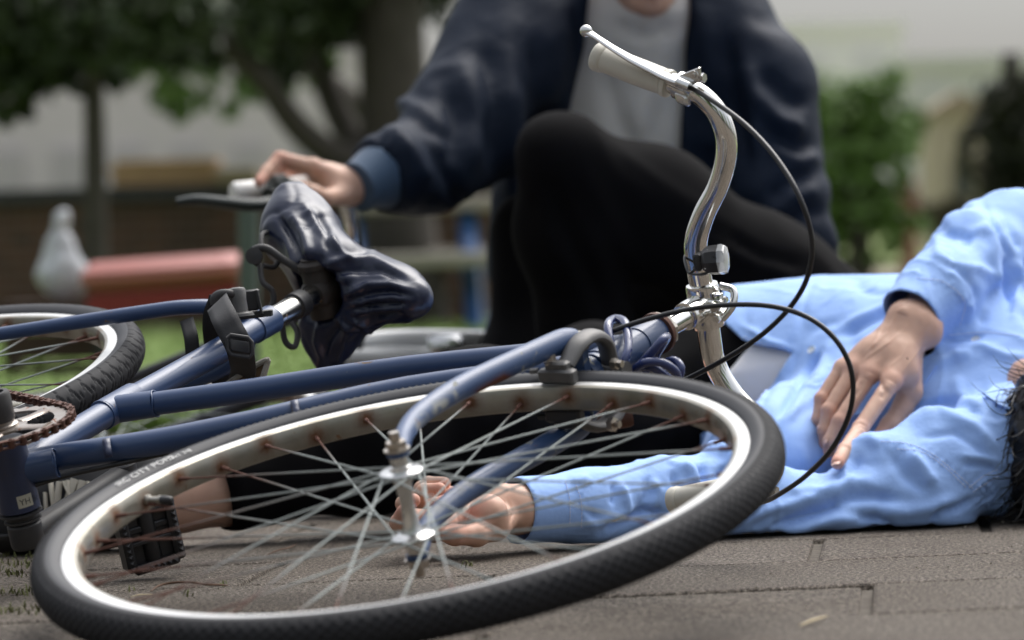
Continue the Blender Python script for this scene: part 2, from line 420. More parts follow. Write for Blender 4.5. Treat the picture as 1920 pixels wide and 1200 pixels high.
def tyre(C, n, e, name, parent, knob, Rc=.333, rt=.0180, nseg=1500, mats=None, prof=40):
    g = np.cross(n, e); A = np.linspace(0, 2 * np.pi, nseg, endpoint=False)
    T = np.linspace(-np.pi * .80, np.pi * .80, prof)      # 0 = outermost
    a, t = np.meshgrid(A, T, indexing='ij'); s = t / (np.pi * .36)
    h = knob((a * Rc).ravel(), s.ravel()).reshape(a.shape) * np.clip((1.45 - np.abs(s)) * 6, 0, 1)
    ribs = .0004 * np.exp(-((np.abs(s) - 1.5) / .05) ** 2) + .0007 * np.exp(-((np.abs(s) - 1.95) / .05) ** 2)
    r = rt * (1 - .06 * np.cos(2 * t)) + h + ribs - .0005
    rad = Rc + r * np.cos(t); z = r * np.sin(t)
    V = C + rad[..., None] * (np.cos(a)[..., None] * e + np.sin(a)[..., None] * g) + z[..., None] * n
    V = V.reshape(-1, 3); i = np.arange(nseg)[:, None] * prof; j = np.arange(prof - 1)[None]; i2 = (np.arange(nseg)[:, None] + 1) % nseg * prof
    F = np.stack([i + j, i2 + j, i2 + j + 1, i + j + 1], -1).reshape(-1, 4)
    sm_ = np.abs((s[:, :-1] + s[:, 1:]) / 2) > 1.35
    return mesh(name, V, F, mats or [m_tyre, m_tyreside], parent, mi=sm_.reshape(-1).astype(int))
def rim(C, n, e, parent, nip, name='rim', mats=None, Ro=.3205, nseg=360):
    g = np.cross(n, e)
    pr = [(Ro, .0125), (Ro - .0108, .0128), (Ro - .0142, .0114), (Ro - .0172, .0055), (Ro - .0172, 0), (Ro - .0172, -.0055), (Ro - .0160, -.0110), (Ro - .0135, -.0128), (Ro, -.0125), (Ro - .004, -.009), (Ro - .004, .009)]
    A = np.linspace(0, 2 * np.pi, nseg, endpoint=False); V = []
    for r, z in pr: V.append(C + r * (np.cos(A)[:, None] * e + np.sin(A)[:, None] * g) + z * n)
    V = np.stack(V, 1).reshape(-1, 3); k = len(pr); F = []; mi = []
    for i in range(nseg):
        for j in range(k):
            q = (j + 1) % k; i2 = (i + 1) % nseg
            F.append((i * k + j, i * k + q, i2 * k + q, i2 * k + j)); mi.append(0 if j in (0, 7) else 1)
    rust = np.zeros(len(V))
    for p in nip: rust = np.maximum(rust, 1.3 * np.exp(-(np.linalg.norm(V - p, axis=1) / .0095) ** 2))
    return mesh(name, V, F, mats or [m_rimside, m_riminner], parent, mi=mi, attr={'rust': rust}, sharp=40)
def wheel(C, n, name, parent, knob, phase=0.0, nseg=1500, rear=False, mats=None, spm=None, hubm=None, hole=.017, longrust=True, detail=True):
    e = unit(np.cross([0.0, 1.0, 0.0], n)); g = np.cross(n, e)
    W = bpy.data.objects.new(name, None); COL.objects.link(W); W.parent = parent; W.location = Vector([float(v) for v in (C - org(parent))])
    nip = []
    for k in range(36):
        a = 2 * math.pi * (k + .5) / 36 + phase; nip.append(C + .3036 * (math.cos(a) * e + math.sin(a) * g) + n * (.003 if k % 2 else -.003))
    tyre(C, n, e, 'tyre', W, knob, nseg=nseg, mats=mats and mats[:2]); rim(C, n, e, W, nip, mats=mats and mats[2:4])
    for k in range(36):
        sd = 1 if k % 2 else -1; lead = 1 if (k // 2) % 2 else -1
        a = 2 * math.pi * (k + .5) / 36 + phase + lead * math.radians(62)
        h = C + hole * (math.cos(a) * e + math.sin(a) * g) + n * sd * (.031 if not rear else .030)
        p = nip[k]; d = unit(h - p); b = MB()
        Ls = np.linalg.norm(h - p); ts = np.array([0, .004, .012, .0125, .05, .1, .16, Ls - .004, Ls]); rs = [.0021, .0021, .0019, .0010, .0010, .0010, .0010, .0010, .0014]
        pts = [p + d * t for t in ts]; Vt, Ft = tube(pts, rs, 8, 1); b.add(Vt, Ft)
        left = .5 - .5 * float(np.dot(unit(p - C), [1, 0, 0])); rl = (.012 + (.11 * left ** 2 if longrust else .0)) * random.uniform(.7, 1.2)
        tt = np.linalg.norm(Vt - p, axis=1); rust = np.clip(1.5 - (tt - .012) / max(rl, .012), 0, 1.4)
        b.build('spoke', spm or m_spoke, W, attr={'rust': rust})
    b = MB(); fl = .031
    pr = [(.0048, -.0700), (.0048, -.062), (.0096, -.0615), (.0096, -.0545), (.012, -.0540), (.012, -.0525)]
    for sgn in (-1, 1):
        b.add(*lathe(C, n * sgn, [(.0048, .0705), (.0050, .0695), (.0050, .0610)], 14))
        b.add(*lathe(C, n * sgn, [(.0098, .0615), (.0100, .0608), (.0100, .0550), (.0098, .0545)], 6))
        b.add(*lathe(C, n * sgn, [(.0122, .0545), (.0124, .0540), (.0124, .0530), (.0122, .0527)], 24))
        b.add(*lathe(C, n * sgn, [(.0085, .0470), (.0085, .0380), (.0105, .0375), (.0108, .0350), (.0195, .0335), (.0205, .0325), (.0205, .0300), (.0190, .0290), (.0110, .0265), (.0078, .020), (.0066, .0)], 28), m=1 if detail else 0)
    b.build('hub', [hubm or m_bolt, m_alu], W)
    return W, e, g
fw, we, wg = wheel(HUB, WN, 'front_wheel', bike, tread_knob, phase=.035)
# valve with dust cap, pointing at the hub
va = wp(287, 937); vd = unit(HUB - va); vp = HUB - vd * .3036
b = MB(); b.add(*lathe(vp, vd, [(.0042, -.004), (.0050, .0), (.0052, .002), (.0052, .004), (.0033, .005), (.0033, .016), (.0044, .0165), (.0044, .019)], 14))
b.add(*lathe(vp + vd * .019, vd, [(.0043, 0), (.0043, .004), (.0036, .011), (.0022, .013)], 14), m=1)
b.build('valve', [m_steel, m_black], fw)
# raised print on the tyre's upper sidewall
def print_on_tyre(txt, px, py, size, C, n, parent, flip=1):
    cu = bpy.data.curves.new('t', 'FONT'); cu.body = txt; cu.size = 1; o = bpy.data.objects.new('t', cu); COL.objects.link(o)
    bpy.context.view_layer.update(); me = o.to_mesh(); V = np.array([v.co for v in me.vertices]); F = [tuple(p.vertices) for p in me.polygons]
    o.to_mesh_clear(); bpy.data.objects.remove(o)
    c = PL(px, py, C + n * .0125, n) - C; e = unit(c - n * (c @ n)); g = np.cross(n, e)
    Rm = .3255; wd = V[:, 0].max(); a = flip * (V[:, 0] - wd / 2) * size / Rm; rr = .3235 + V[:, 1] * size * .62 * 1.3
    rr = .3240 + V[:, 1] * size * .72
    t = np.arccos(np.clip((rr - .333) / .0186, -1, 1)); z = .01865 * np.sin(t) + .0011
    W_ = C + rr[:, None] * (np.cos(a)[:, None] * e + np.sin(a)[:, None] * g) + z[:, None] * n
    return mesh('tyre_print', W_, F, m_text, parent, smooth=False)
print_on_tyre('IRC CITY POPS', 268, 893, .0128, HUB, WN, fw, flip=-1)
print_on_tyre('27x1 3/8', 326, 861, .0085, HUB, WN, fw, flip=-1)

# ---- fork
def sp(t, k=0.0, f=0.0): return ST - U * (_L - t) + WN * k + FD * f      # t: distance up the steering axis from axle height
def hp(du, df, dn): return HUB + U * du + FD * df + WN * dn
b = MB()
for s in (1, -1):
    pts = [hp(0, 0, .050 * s), hp(.017, -.008, .050 * s), hp(.050, -.028, .050 * s), hp(.095, -.047, .0500 * s), hp(.15, -.0575, .0495 * s), hp(.205, -.059, .049 * s), hp(.28, -.051, .048 * s), hp(.345, -.0455, .046 * s), hp(.366, -.045, .042 * s)]
    b.add(*tube(pts, [.0075, .0082, .0092, .0102, .0112, .0120, .0124, .0124, .0110], 20, 8))
    b.add(*lathe(HUB + WN * s * .0505, WN * s, [(.0105, -.0025), (.0105, .0015)], 20))
b.add(*obox(sp(.366), WN * .046, FD * .0125, U * .0105, .5)); b.add(*lathe(sp(.372), U, [(.0165, 0), (.0180, .008), (.0180, .014), (.014, .018)], 24))
_fv = np.vstack(b.V); _q = proj(_fv); _d1, _ = segd(_q, [(902, 737), (948, 710)]); _d2, _ = segd(_q, [(790, 800), (815, 768), (850, 745)]); _d3, _ = segd(_q, [(815, 955), (850, 925), (880, 905)])
b.build('fork', m_bluerust, bike, attr={'rust': 1.6 * np.exp(-(_d1 / 9) ** 2), 'wear': np.maximum(.9 * np.exp(-(_d2 / 13) ** 2), .7 * np.exp(-(_d3 / 10) ** 2)) * np.clip(.5 + noise(_fv, 90) * 1.6, 0, 1)})
b = MB(); b.add(*tube([hp(.3705, -.045, .030), hp(.3715, -.045, .046)], [.0128, .0126], 20, 1)); b.build('fork_cap', m_steel, bike)

# ---- frame
HT0, HT1 = sp(.392), sp(.512)
b = MB()
b.add(*tube([HT0, HT1], .0178, 28, 1)); b.add(*tube([sp(.40), sp(.425)], .0192, 28, 1)); b.add(*tube([sp(.475), sp(.512)], .0190, 28, 1))
tt0 = fp(215, 768); tt1 = sp(.475); b.add(*tube([tt0, fp(290, 757), fp(477, 731), fp(767, 689), tt1], [.0140, .0127, .0127, .0127, .0127], 24, 4))
dt0 = BB; dt1 = sp(.415); b.add(*tube([dt0 + U * .0, fp(85, 862), fp(293, 829), fp(477, 792), fp(767, 729), dt1], [.0145, .0140, .0137, .0135, .0135, .0135], 24, 4))
st1 = fp(505, 601); b.add(*tube([BB, fp(186, 783), fp(367, 683), st1], [.0145, .0143, .0143, .0143], 28, 3))
# lugs
sd_ = unit(st1 - fp(186, 783)); td = unit(fp(290, 757) - tt0)
l0 = fp(193, 778); b.add(*lathe(l0 - sd_ * .002, sd_, [(.0140, -.001), (.0166, 0), (.0166, .060), (.0150, .064)], 28)); b.add(*tube([tt0 + td * .004, tt0 + td * .045], [.0150, .0146], 24, 1))
b.add(*lathe(st1 - sd_ * .034, sd_, [(.0142, -.001), (.0168, 0), (.0168, .038), (.0150, .040)], 28))
dd = unit(fp(293, 829) - BB); b.add(*tube([BB, BB + dd * .045], .0158, 24, 1)); b.add(*tube([BB, BB + sd_ * .03], .0160, 24, 1))
# weld beads at the lugs
for c, a_, r_ in ((l0, sd_, .0158), (tt0 + td * .046, td, .0140), (BB + dd * .046, dd, .0149)):
    ring = [c + r_ * (math.cos(x) * unit(np.cross(a_, NF)) + math.sin(x) * NF) + a_ * .0012 * math.sin(3 * x) for x in np.linspace(0, 2 * math.pi, 25)]
    b.add(*tube(ring, .0011, 8, 1, caps=False))
# rear triangle
RC = BB + U * .215 - NF * .0 + FF * -.452
for s in (1, -1):
    a0 = st1 - sd_ * .045 + NF * s * .016; dr = RC + NF * s * .058
    b.add(*tube([a0 + sd_ * .004 - NF * s * .012, a0 + NF * s * .010 - FF * .018, a0 + (dr - a0) * .12 + NF * s * .020, a0 + (dr - a0) * .30 + NF * s * .018, dr], [.0090, .0090, .0088, .0085, .007], 18, 8))
    c0 = BB + NF * s * .020 - FF * .012; b.add(*tube([c0, c0 - FF * .05 + NF * s * .008 + U * .02, c0 + (dr - c0) * .4 + NF * s * .012, dr], [.011, .011, .0095, .0075], 18, 6))
b.build('frame', m_blue, bike)
b = MB(); b.add(*lathe(BB, NF, [(.0185, -.042), (.0215, -.040), (.0215, .034), (.0190, .036)], 32)); b.build('bottom_bracket', m_bb, bike)
rw, re_, rg = wheel(RC, NF, 'rear_wheel', bike, tread_chevron, phase=.02, nseg=1500, rear=True)
# maker's sticker low on the bottom bracket
sc0 = BB - NF * .028; e1 = unit(np.cross(NF, FWD)); fr = unit(np.cross(e1, NF)); 
if fr @ FWD > 0: fr = -fr
Vs = []; Fs = []
for i in range(9):
    a_ = math.radians(4 + i * 5.5); d = fr * math.cos(a_) - e1 * math.sin(a_) * (-1 if (-e1)[0] < 0 else 1)
    for hh in (-.0065, .0065): Vs.append(sc0 + d * .0218 + NF * hh)
    if i: k = i * 2; Fs.append((k - 2, k, k + 1, k - 1))
stk = mesh('maker_sticker', Vs, Fs, mat('sticker_paper', (.42, .40, .32), .5), bike)
def flat_text(txt, size, cfun, name, m_, parent):
    cu = bpy.data.curves.new('t', 'FONT'); cu.body = txt; cu.size = size; o = bpy.data.objects.new('t', cu); COL.objects.link(o)
    bpy.context.view_layer.update(); me = o.to_mesh(); V = np.array([v.co for v in me.vertices]); F = [tuple(p.vertices) for p in me.polygons]
    o.to_mesh_clear(); bpy.data.objects.remove(o); return mesh(name, np.array([cfun(x, y) for x, y, _ in V]), F, m_, parent, smooth=False)
sgx = 1 if e1[0] > 0 else -1
def onbb(x, y):
    a_ = (x + .0035) / .0218; d = fr * math.cos(a_) + e1 * sgx * math.sin(a_); return sc0 + d * .0222 + NF * (y - .0035)
flat_text('YH 5c', .0092, onbb, 'sticker_print', mat('sticker_ink', (.02, .02, .03), .6), stk)

# ---- headset, stem, handlebar
b = MB(); b.add(*lathe(sp(.512), U, [(.0182, 0), (.0222, .001), (.0222, .0065), (.0208, .009), (.0190, .010)], 32)); b.build('headset_ring', m_rusty, bike)
b = MB(); b.add(*lathe(sp(.5222), U, [(.0190, 0), (.0200, .001), (.0200, .0055), (.0150, .007)], 8)); b.build('headset_nut', m_steel, bike)
b = MB(); tS = _L
b.add(*lathe(sp(.526), U, [(.0113, 0), (.0113, tS - .526 - .018)], 28)); b.add(*lathe(sp(tS - .042), U, [(.0113, 0), (.0150, .001), (.0155, .006), (.0155, .024), (.0145, .030)], 28))
b.add(*tube([sp(tS - .02), sp(tS)], [.0155, .0165], 24, 1))
b.add(*lathe(ST - WN * .024, WN, [(.0132, -.001), (.0168, 0), (.0176, .003), (.0176, .044), (.0168, .047), (.0132, .048)], 32))
for s in (1, -1):
    b.add(*obox(ST + FD * .020 + WN * .006 * s - U * .006, FD * .0095, WN * .0035, U * .009, .5))
    b.add(*lathe(ST + FD * .022 + WN * .009 * s - U * .006, WN * s, [(.0052, 0), (.0055, .001), (.0055, .0055), (.0048, .006)], 6))
b.add(*lathe(ST + FD * .024 - U * .016 + WN * .004, -U, [(.0058, -.002), (.0060, 0), (.0060, .005), (.0050, .006)], 6)); b.add(*lathe(ST + FD * .024 - U * .016 - WN * .009, -U, [(.0046, -.002), (.0048, 0), (.0048, .005), (.004, .006)], 6))
b.add(*tube([ST + FD * .026 - U * .012 - WN * .012, ST + FD * .036 - U * .004, ST + FD * .034 + U * .006 + WN * .014, ST + FD * .020 + U * .004 + WN * .020], .0042, 12, 6))
b.build('stem', m_chrome, bike)
def bp(px, py, o=0.0): return PL(px, py, ST + U * o, U)
ub = [ST, bp(1309, 500), bp(1305, 452), bp(1320, 402), bp(1345, 352), bp(1360, 302), bp(1361, 256), bp(1345, 212), bp(1316, 180), bp(1284, 164), bp(1254, 154), bp(1185, 130), bp(1125, 108)]
lb = [ST, bp(1331, 640), bp(1337, 672), bp(1352, 706), bp(1380, 745), bp(1412, 778), bp(1438, 812), bp(1452, 850), bp(1449, 884), bp(1428, 908), bp(1395, 916), bp(1330, 927), bp(1268, 938)]
hb = MB(); pa = ub[::-1] + lb[1:]; hb.add(*tube(pa, [.0111] * 9 + [.0118, .0123, .0127, .0127, .0127, .0123, .0118] + [.0111] * 9, 28, 8))
handlebar = hb.build('handlebar', m_chrome, bike)
def grip(a, c, name='grip'):
    a = np.asarray(a); c = np.asarray(c); d = unit(a - c); L = np.linalg.norm(a - c); b = MB(); n = 60
    pr = [(.0112, 0), (.0150, .0005), (.0152, .003), (.0150, .0055), (.0140, .006), (.0139, .0075), (.0145, .008)]
    for i in range(n): x = .009 + (L - .022) * i / (n - 1); pr.append((.0139 + .0006 * math.sin(x / L * math.pi) + (.00022 if i % 2 else -.00022), x))
    pr += [(.0139, L - .0115), (.0150, L - .011), (.0158, L - .008), (.0158, L - .002), (.0148, L), (.0120, L + .0006), (.001, L + .0006)]
    b.add(*lathe(c, d, pr, 36)); return b.build(name, m_grip, bike, sharp=60)
grip(bp(1118, 105), bp(1257, 158)); grip(bp(1262, 940), bp(1392, 915))
def lever(pts, ref, clampc, clampd, rs=(.0055, .0042, .0050, .0062, .0070, .0068, .0062)):
    lv = MB(); lv.add(*tube(pts, list(rs)[:len(pts)], 18, 8, flat=(.55, 1.15), ref=ref)); lv.add(*ball(pts[0], .0066, seg=20))
    lv.add(*lathe(clampc - clampd * .009, clampd, [(.0112, 0), (.0148, .0008), (.0150, .009), (.0148, .0172), (.0112, .018)], 28))
    return lv
o_ = -.016
cl = bp(1284, 164); cdir = unit(bp(1262, 156) - bp(1300, 172))
lp = [bp(1099, 58, o_), bp(1120, 71, o_), bp(1150, 91, o_), bp(1182, 110, o_), bp(1215, 127, o_), bp(1248, 144, o_), bp(1276, 155, o_)]
lv = lever(lp, WN, cl, cdir)
lv.add(*obox(bp(1272, 157, -.013), cdir * .016, WN * .0055, U * .006, .5)); lv.add(*obox(bp(1296, 146, -.012), unit(bp(1315, 138) - bp(1280, 152)) * .013, WN * .0075, U * .0022, .4))
lv.add(*lathe(bp(1303, 141, -.014), -U, [(.0052, 0), (.0052, .002), (.0030, .0022), (.0030, .004)], 16)); lv.add(*lathe(bp(1312, 146, -.008), FD, [(.0050, -.004), (.0050, .006)], 6))
lv.add(*tube([bp(1270, 153, -.018), bp(1294, 163, -.018)], [.0052, .0058], 16, 1)); lv.add(*obox(bp(1280, 185, -.012), cdir * .008, WN * .006, U * .004, .5))
lv.build('brake_lever', m_alu, bike)
cl2 = bp(1420, 911); cd2 = unit(bp(1395, 916) - bp(1440, 900))
lq = [bp(1302, 972, o_), bp(1312, 967, o_), bp(1324, 962, o_), bp(1338, 956, o_), bp(1355, 948, o_), bp(1390, 940, o_), bp(1415, 932, o_)]
lv = lever(lq, WN, cl2, cd2); lv.add(*obox(bp(1428, 928, -.010), cd2 * .016, WN * .0055, U * .006, .5)); lv.add(*lathe(bp(1448, 921, -.010), FD, [(.0055, -.004), (.0055, .006)], 6)); lv.add(*tube([bp(1400, 945, -.018), bp(1422, 940, -.018)], [.0052, .0058], 16, 1))
lv.build('brake_lever', m_alu, bike)
# brake cables
c1 = [(1290, 161, 3.865), (1340, 191, 3.82), (1400, 236, 3.77), (1455, 296, 3.73), (1497, 365, 3.70), (1521, 440, 3.70), (1518, 505, 3.71), (1492, 562, 3.74), (1440, 618, 3.78), (1370, 667, 3.82), (1285, 712, 3.86), (1200, 745, 3.88), (1130, 735, 3.84)]
b = MB(); b.add(*tube([P(*p) for p in c1], .0027, 14, 8)); b.build('brake_cable', m_cable, bike)
c2 = [(1425, 943, 3.93), (1452, 932, 3.86), (1510, 893, 3.80), (1562, 838, 3.75), (1594, 770, 3.72), (1598, 705, 3.71), (1575, 648, 3.71), (1530, 604, 3.72), (1470, 579, 3.74), (1400, 571, 3.76), (1310, 577, 3.78), (1220, 597, 3.79), (1140, 624, 3.80), (1090, 648, 3.82)]
b = MB(); b.add(*tube([P(*p) for p in c2], .0027, 14, 8)); b.build('brake_cable', m_cable, bike)
b = MB(); b.add(*tube([fp(1040, 690, -.012), fp(900, 725, -.014), fp(767, 752, -.013), fp(560, 796, -.014), fp(400, 830, -.014), fp(230, 868, -.014), fp(120, 893, -.016), fp(20, 925, -.02)], .0027, 12, 6)); b.build('rear_cable', m_cable, bike)
for q in ((205, 848), (557, 776)):
    c = fp(*q); d = unit(fp(293, 829) - BB); rn = unit(np.cross(d, NF))
    V = []; F = []
    for i in range(13):
        a_ = math.radians(-75 + i * 14); rr_ = .0150 + (.003 if i > 9 else 0)
        dd_ = NF * math.cos(a_) + (-rn if rn[1] > 0 else rn) * math.sin(a_)
        for hh in (-.004, .004): V.append(c + dd_ * rr_ + d * hh)
        if i: k = i * 2; F.append((k - 2, k, k + 1, k - 1))
    o = mesh('cable_clip', V, F, m_bb, bike); sm_ = o.modifiers.new('t', 'SOLIDIFY'); sm_.thickness = .0012
# ---- front caliper brake
b = MB()
A_ = lambda px, py, k: PL(px, py, HUB + WN * k, WN)
def cp(t, f, k): return HUB + U * t + FD * (f - .045) + WN * k
b.add(*tube([cp(.322, .018, .029), cp(.345, .020, .043), cp(.372, .020, .044), cp(.392, .020, .030), cp(.395, .020, .004)], [.0075, .0088, .0092, .0090, .0085], 14, 8, flat=(1.25, .75)))
b.add(*tube([cp(.322, .018, -.029), cp(.345, .024, -.043), cp(.372, .026, -.044), cp(.392, .026, -.030), cp(.395, .024, -.004)], [.0070, .0080, .0085, .0085, .0080], 14, 8, flat=(1.25, .75)))
b.add(*lathe(cp(.393, .0, 0), FD, [(.008, 0), (.008, .030), (.010, .031), (.010, .040)], 16)); b.build('caliper_brake', m_grey, bike)
for s in (1, -1):
    b = MB(); tg = unit(FD)
    b.add(*obox(cp(.314, .012, .0205 * s), FD * .021, U * .0062, WN * .0072, .35)); b.add(*obox(cp(.317, .012, .0300 * s), FD * .013, U * .0060, WN * .0050, .4))
    b.add(*tube([cp(.318, -.014, .024 * s), cp(.316, -.022, .024 * s)], .0030, 8, 1)); b.build('brake_shoe', m_black if s < 0 else m_grey, bike)
b = MB(); b.add(*lathe(cp(.318, .004, .032), WN, [(.0080, 0), (.0080, .002), (.0055, .0022), (.0055, .009), (.0046, .0095)], 6)); b.build('caliper_bolt', m_bolt, bike)
b = MB(); b.add(*lathe(cp(.345, .042, -.040), FD, [(.0075, 0), (.0075, .006), (.004, .0065), (.004, .012)], 6)); b.build('caliper_bolt', m_bolt, bike)
b = MB(); b.add(*lathe(cp(.37, .040, .015), FD, [(.006, 0), (.006, .006), (.004, .0065), (.004, .012)], 6)); b.build('caliper_bolt', m_bolt, bike)

# ---- cranks, chainring, chain, pedal
b = MB(); b.add(*lathe(BB, -NF, [(.017, .042), (.0225, .043), (.0225, .0450), (.0165, .046), (.0165, .050), (.0195, .0505), (.0195, .0525), (.014, .053), (.014, .058)], 28)); b.build('bearing_cup', m_crank, bike)
lc = BB - NF * .068; pe = PL(214, 897, BB - NF * .060, NF); ld = unit(pe - lc); pe = lc + ld * .168; sx = unit(np.cross(ld, NF))
b = MB(); b.add(*lathe(lc, -NF, [(.0165, -.013), (.0180, -.011), (.0180, .010), (.0165, .013)], 28))
b.add(*tube([lc + ld * .008, lc + ld * .03, lc + ld * .08, lc + ld * .14, lc + ld * .168], [.0160, .0145, .0130, .0125, .0130], 16, 6, flat=(1.0, .80), ref=sx))
b.add(*lathe(pe, -NF, [(.0125, -.0095), (.0140, -.0080), (.0140, .0080), (.0125, .0095)], 24)); b.build('crank', m_crank, bike)
b = MB(); b.add(*lathe(pe + NF * .0096, NF, [(.0070, 0), (.0070, .0006)], 20)); b.build('spindle_end', m_rusty, bike)
# pedal, resting on the ground
pa_ = -NF; pw = unit(np.array([.9, .40, 0]) - pa_ * np.dot([.9, .40, 0], pa_)); pn = np.cross(pw, pa_)
if pn @ FWD > 0: pn = -pn
pc = pe + pa_ * .067 + pw * .010
pd = bpy.data.objects.new('pedal', None); COL.objects.link(pd); pd.parent = bike; pd.location = Vector([float(v) for v in (pc - org(bike))])
b = MB()
for sx_ in (-1, 1):
    b.add(*obox(pc + pw * .0275 * sx_, pw * .0055, pa_ * .041, pn * .0125, .5))
    b.add(*obox(pc + pa_ * .0400 * sx_, pw * .026, pa_ * .0052, pn * .0122, .5))
b.add(*lathe(pc - pa_ * .038, pa_, [(.0085, 0), (.0100, .003), (.0100, .072), (.0085, .075)], 20))
for hh in (-.002,): b.add(*obox(pc + pa_ * hh, pw * .026, pa_ * .0035, pn * .006, .4))
b.add(*obox(pc + pa_ * .012, pw * .024, pa_ * .0022, pn * .0095, .4)); b.add(*obox(pc - pa_ * .020, pw * .024, pa_ * .0022, pn * .0095, .4)); b.add(*obox(pc, pw * .026, pa_ * .038, pn * .0022)); b.build('pedal_body', m_black, pd)
b = MB()
for f_ in (1, -1):
    for k in range(12):
        for sx_ in (-1, 1):
            c = pc + pw * .0285 * sx_ + pa_ * (-.037 + k * .0067) + pn * .0130 * f_
            b.add([c - pw * .003 - pa_ * .0026, c + pw * .003 - pa_ * .0026, c + pw * .003 + pa_ * .0026, c - pw * .003 + pa_ * .0026, c + pn * .0032 * f_], [(0, 1, 4), (1, 2, 4), (2, 3, 4), (3, 0, 4), (3, 2, 1, 0)])
    for k in range(7):
        c = pc + pa_ * .0405 + pw * (-.02 + k * .0067) + pn * .0128 * f_
        b.add([c - pw * .0026 - pa_ * .003, c + pw * .0026 - pa_ * .003, c + pw * .0026 + pa_ * .003, c - pw * .0026 + pa_ * .003, c + pn * .003 * f_], [(0, 1, 4), (1, 2, 4), (2, 3, 4), (3, 0, 4), (3, 2, 1, 0)])
b.build('pedal_teeth', m_black, pd, smooth=False); b = MB(); b.add(*tube([pe - pa_ * .002, pc - pa_ * .04], .0062, 14, 1)); b.build('pedal_axle', m_steel, pd)
# chainring with cut-outs
CRc = BB + NF * .047; e = unit(FF); g = U
def ringpt(r, a, z=0): return CRc + r * (math.cos(a) * e + math.sin(a) * g) + NF * z
b = MB(); N_ = 144
for z0, z1 in ((-.0013, .0013),):
    ins, outs = [], []
    def annulus(r0, r1, a0=0, a1=2 * math.pi, n=N_, wav=0):
        V = []; F = []; cl_ = abs(a1 - a0 - 2 * math.pi) < 1e-6
        for i in range(n + (0 if cl_ else 1)):
            a = a0 + (a1 - a0) * i / n; ro = r1(a) if callable(r1) else r1
            for r, z in ((r0, z0), (ro, z0), (ro, z1), (r0, z1)): V.append(ringpt(r, a, z))
        M_ = n if cl_ else n
        for i in range(M_):
            j = (i + 1) % (n if cl_ else n + 1)
            for k in range(4): q = (k + 1) % 4; F.append((i * 4 + k, i * 4 + q, j * 4 + q, j * 4 + k))
        b.add(V, F)
    annulus(.0555, lambda a: .0690 + .0022 * math.cos(36 * a)); annulus(.012, .027)
for k in range(5):
    a = k * 2 * math.pi / 5 + .12; b.add(*tube([ringpt(.022, a), ringpt(.035, a), ringpt(.050, a), ringpt(.058, a)], [.0105, .0078, .0080, .0125], 12, 4, flat=(.24, 1), ref=NF))
b.add(*lathe(CRc, NF, [(.0185, 0), (.0185, .004), (.015, .006), (.015, .008)], 28)); b.build('chainring', m_ring, bike)
b = MB(); b.add(*lathe(CRc + NF * .008, NF, [(.0155, 0), (.0168, .002), (.0168, .028), (.0150, .031), (.0110, .031), (.0105, .026), (.003, .025)], 28)); rd = -ld
b.add(*tube([CRc + NF * .018, CRc + NF * .019 + rd * .05, CRc + NF * .022 + rd * .168], [.013, .0115, .0115], 14, 4, flat=(.75, 1), ref=NF)); b.build('crank', m_crank, bike)
# chain: links round the ring, then away to the rear sprocket
CH_ = []; Rr = .0735; top = 1.75; pth = []
sprc = RC + NF * .045
axd = unit(sprc - CRc); an = math.atan2(axd @ g, axd @ e); Ls = np.linalg.norm(sprc - CRc); beta = math.acos((Rr - .036) / Ls)
a_hi, a_lo = an + beta, an - beta
if True:
    n_arc = int((2 * math.pi - 2 * beta) * Rr / .0127)
    for i in range(n_arc + 1): a = a_hi + (2 * math.pi - 2 * beta) * i / n_arc; pth.append(ringpt(Rr, a))
    q0 = ringpt(Rr, a_hi); s0 = sprc + .036 * (math.cos(a_hi) * e + math.sin(a_hi) * g); q1 = ringpt(Rr, a_lo); s1 = sprc + .036 * (math.cos(a_lo) * e + math.sin(a_lo) * g)
    nst = 24
    pth = [q0 + (s0 - q0) * (nst - i) / nst * (nst * .0127 / np.linalg.norm(s0 - q0)) for i in range(nst)] + pth + [q1 + (s1 - q1) * (i + 1) / nst * (nst * .0127 / np.linalg.norm(s1 - q1)) for i in range(nst)]
b = MB()
for i in range(len(pth) - 1):
    a, c = pth[i], pth[i + 1]; d = unit(c - a); md = (a + c) / 2; L2 = np.linalg.norm(c - a) / 2; o2 = .0036 if i % 2 else .0024; rn = np.cross(d, NF)
    for s in (1, -1):
        b.add(*lathe(a + NF * s * o2, NF, [(.0042, -.0006), (.0042, .0006)], 10)); b.add(*lathe(c + NF * s * o2, NF, [(.0042, -.0006), (.0042, .0006)], 10)); b.add(*obox(md + NF * s * o2, d * L2, rn * .0033, NF * .00058))
    b.add(*lathe(a, NF, [(.0018, -.0052), (.0018, .0052)], 8)); b.add(*lathe(a, NF, [(.0037, -.0022), (.0037, .0022)], 10))
b.build('chain', m_rusty, bike, sharp=30)

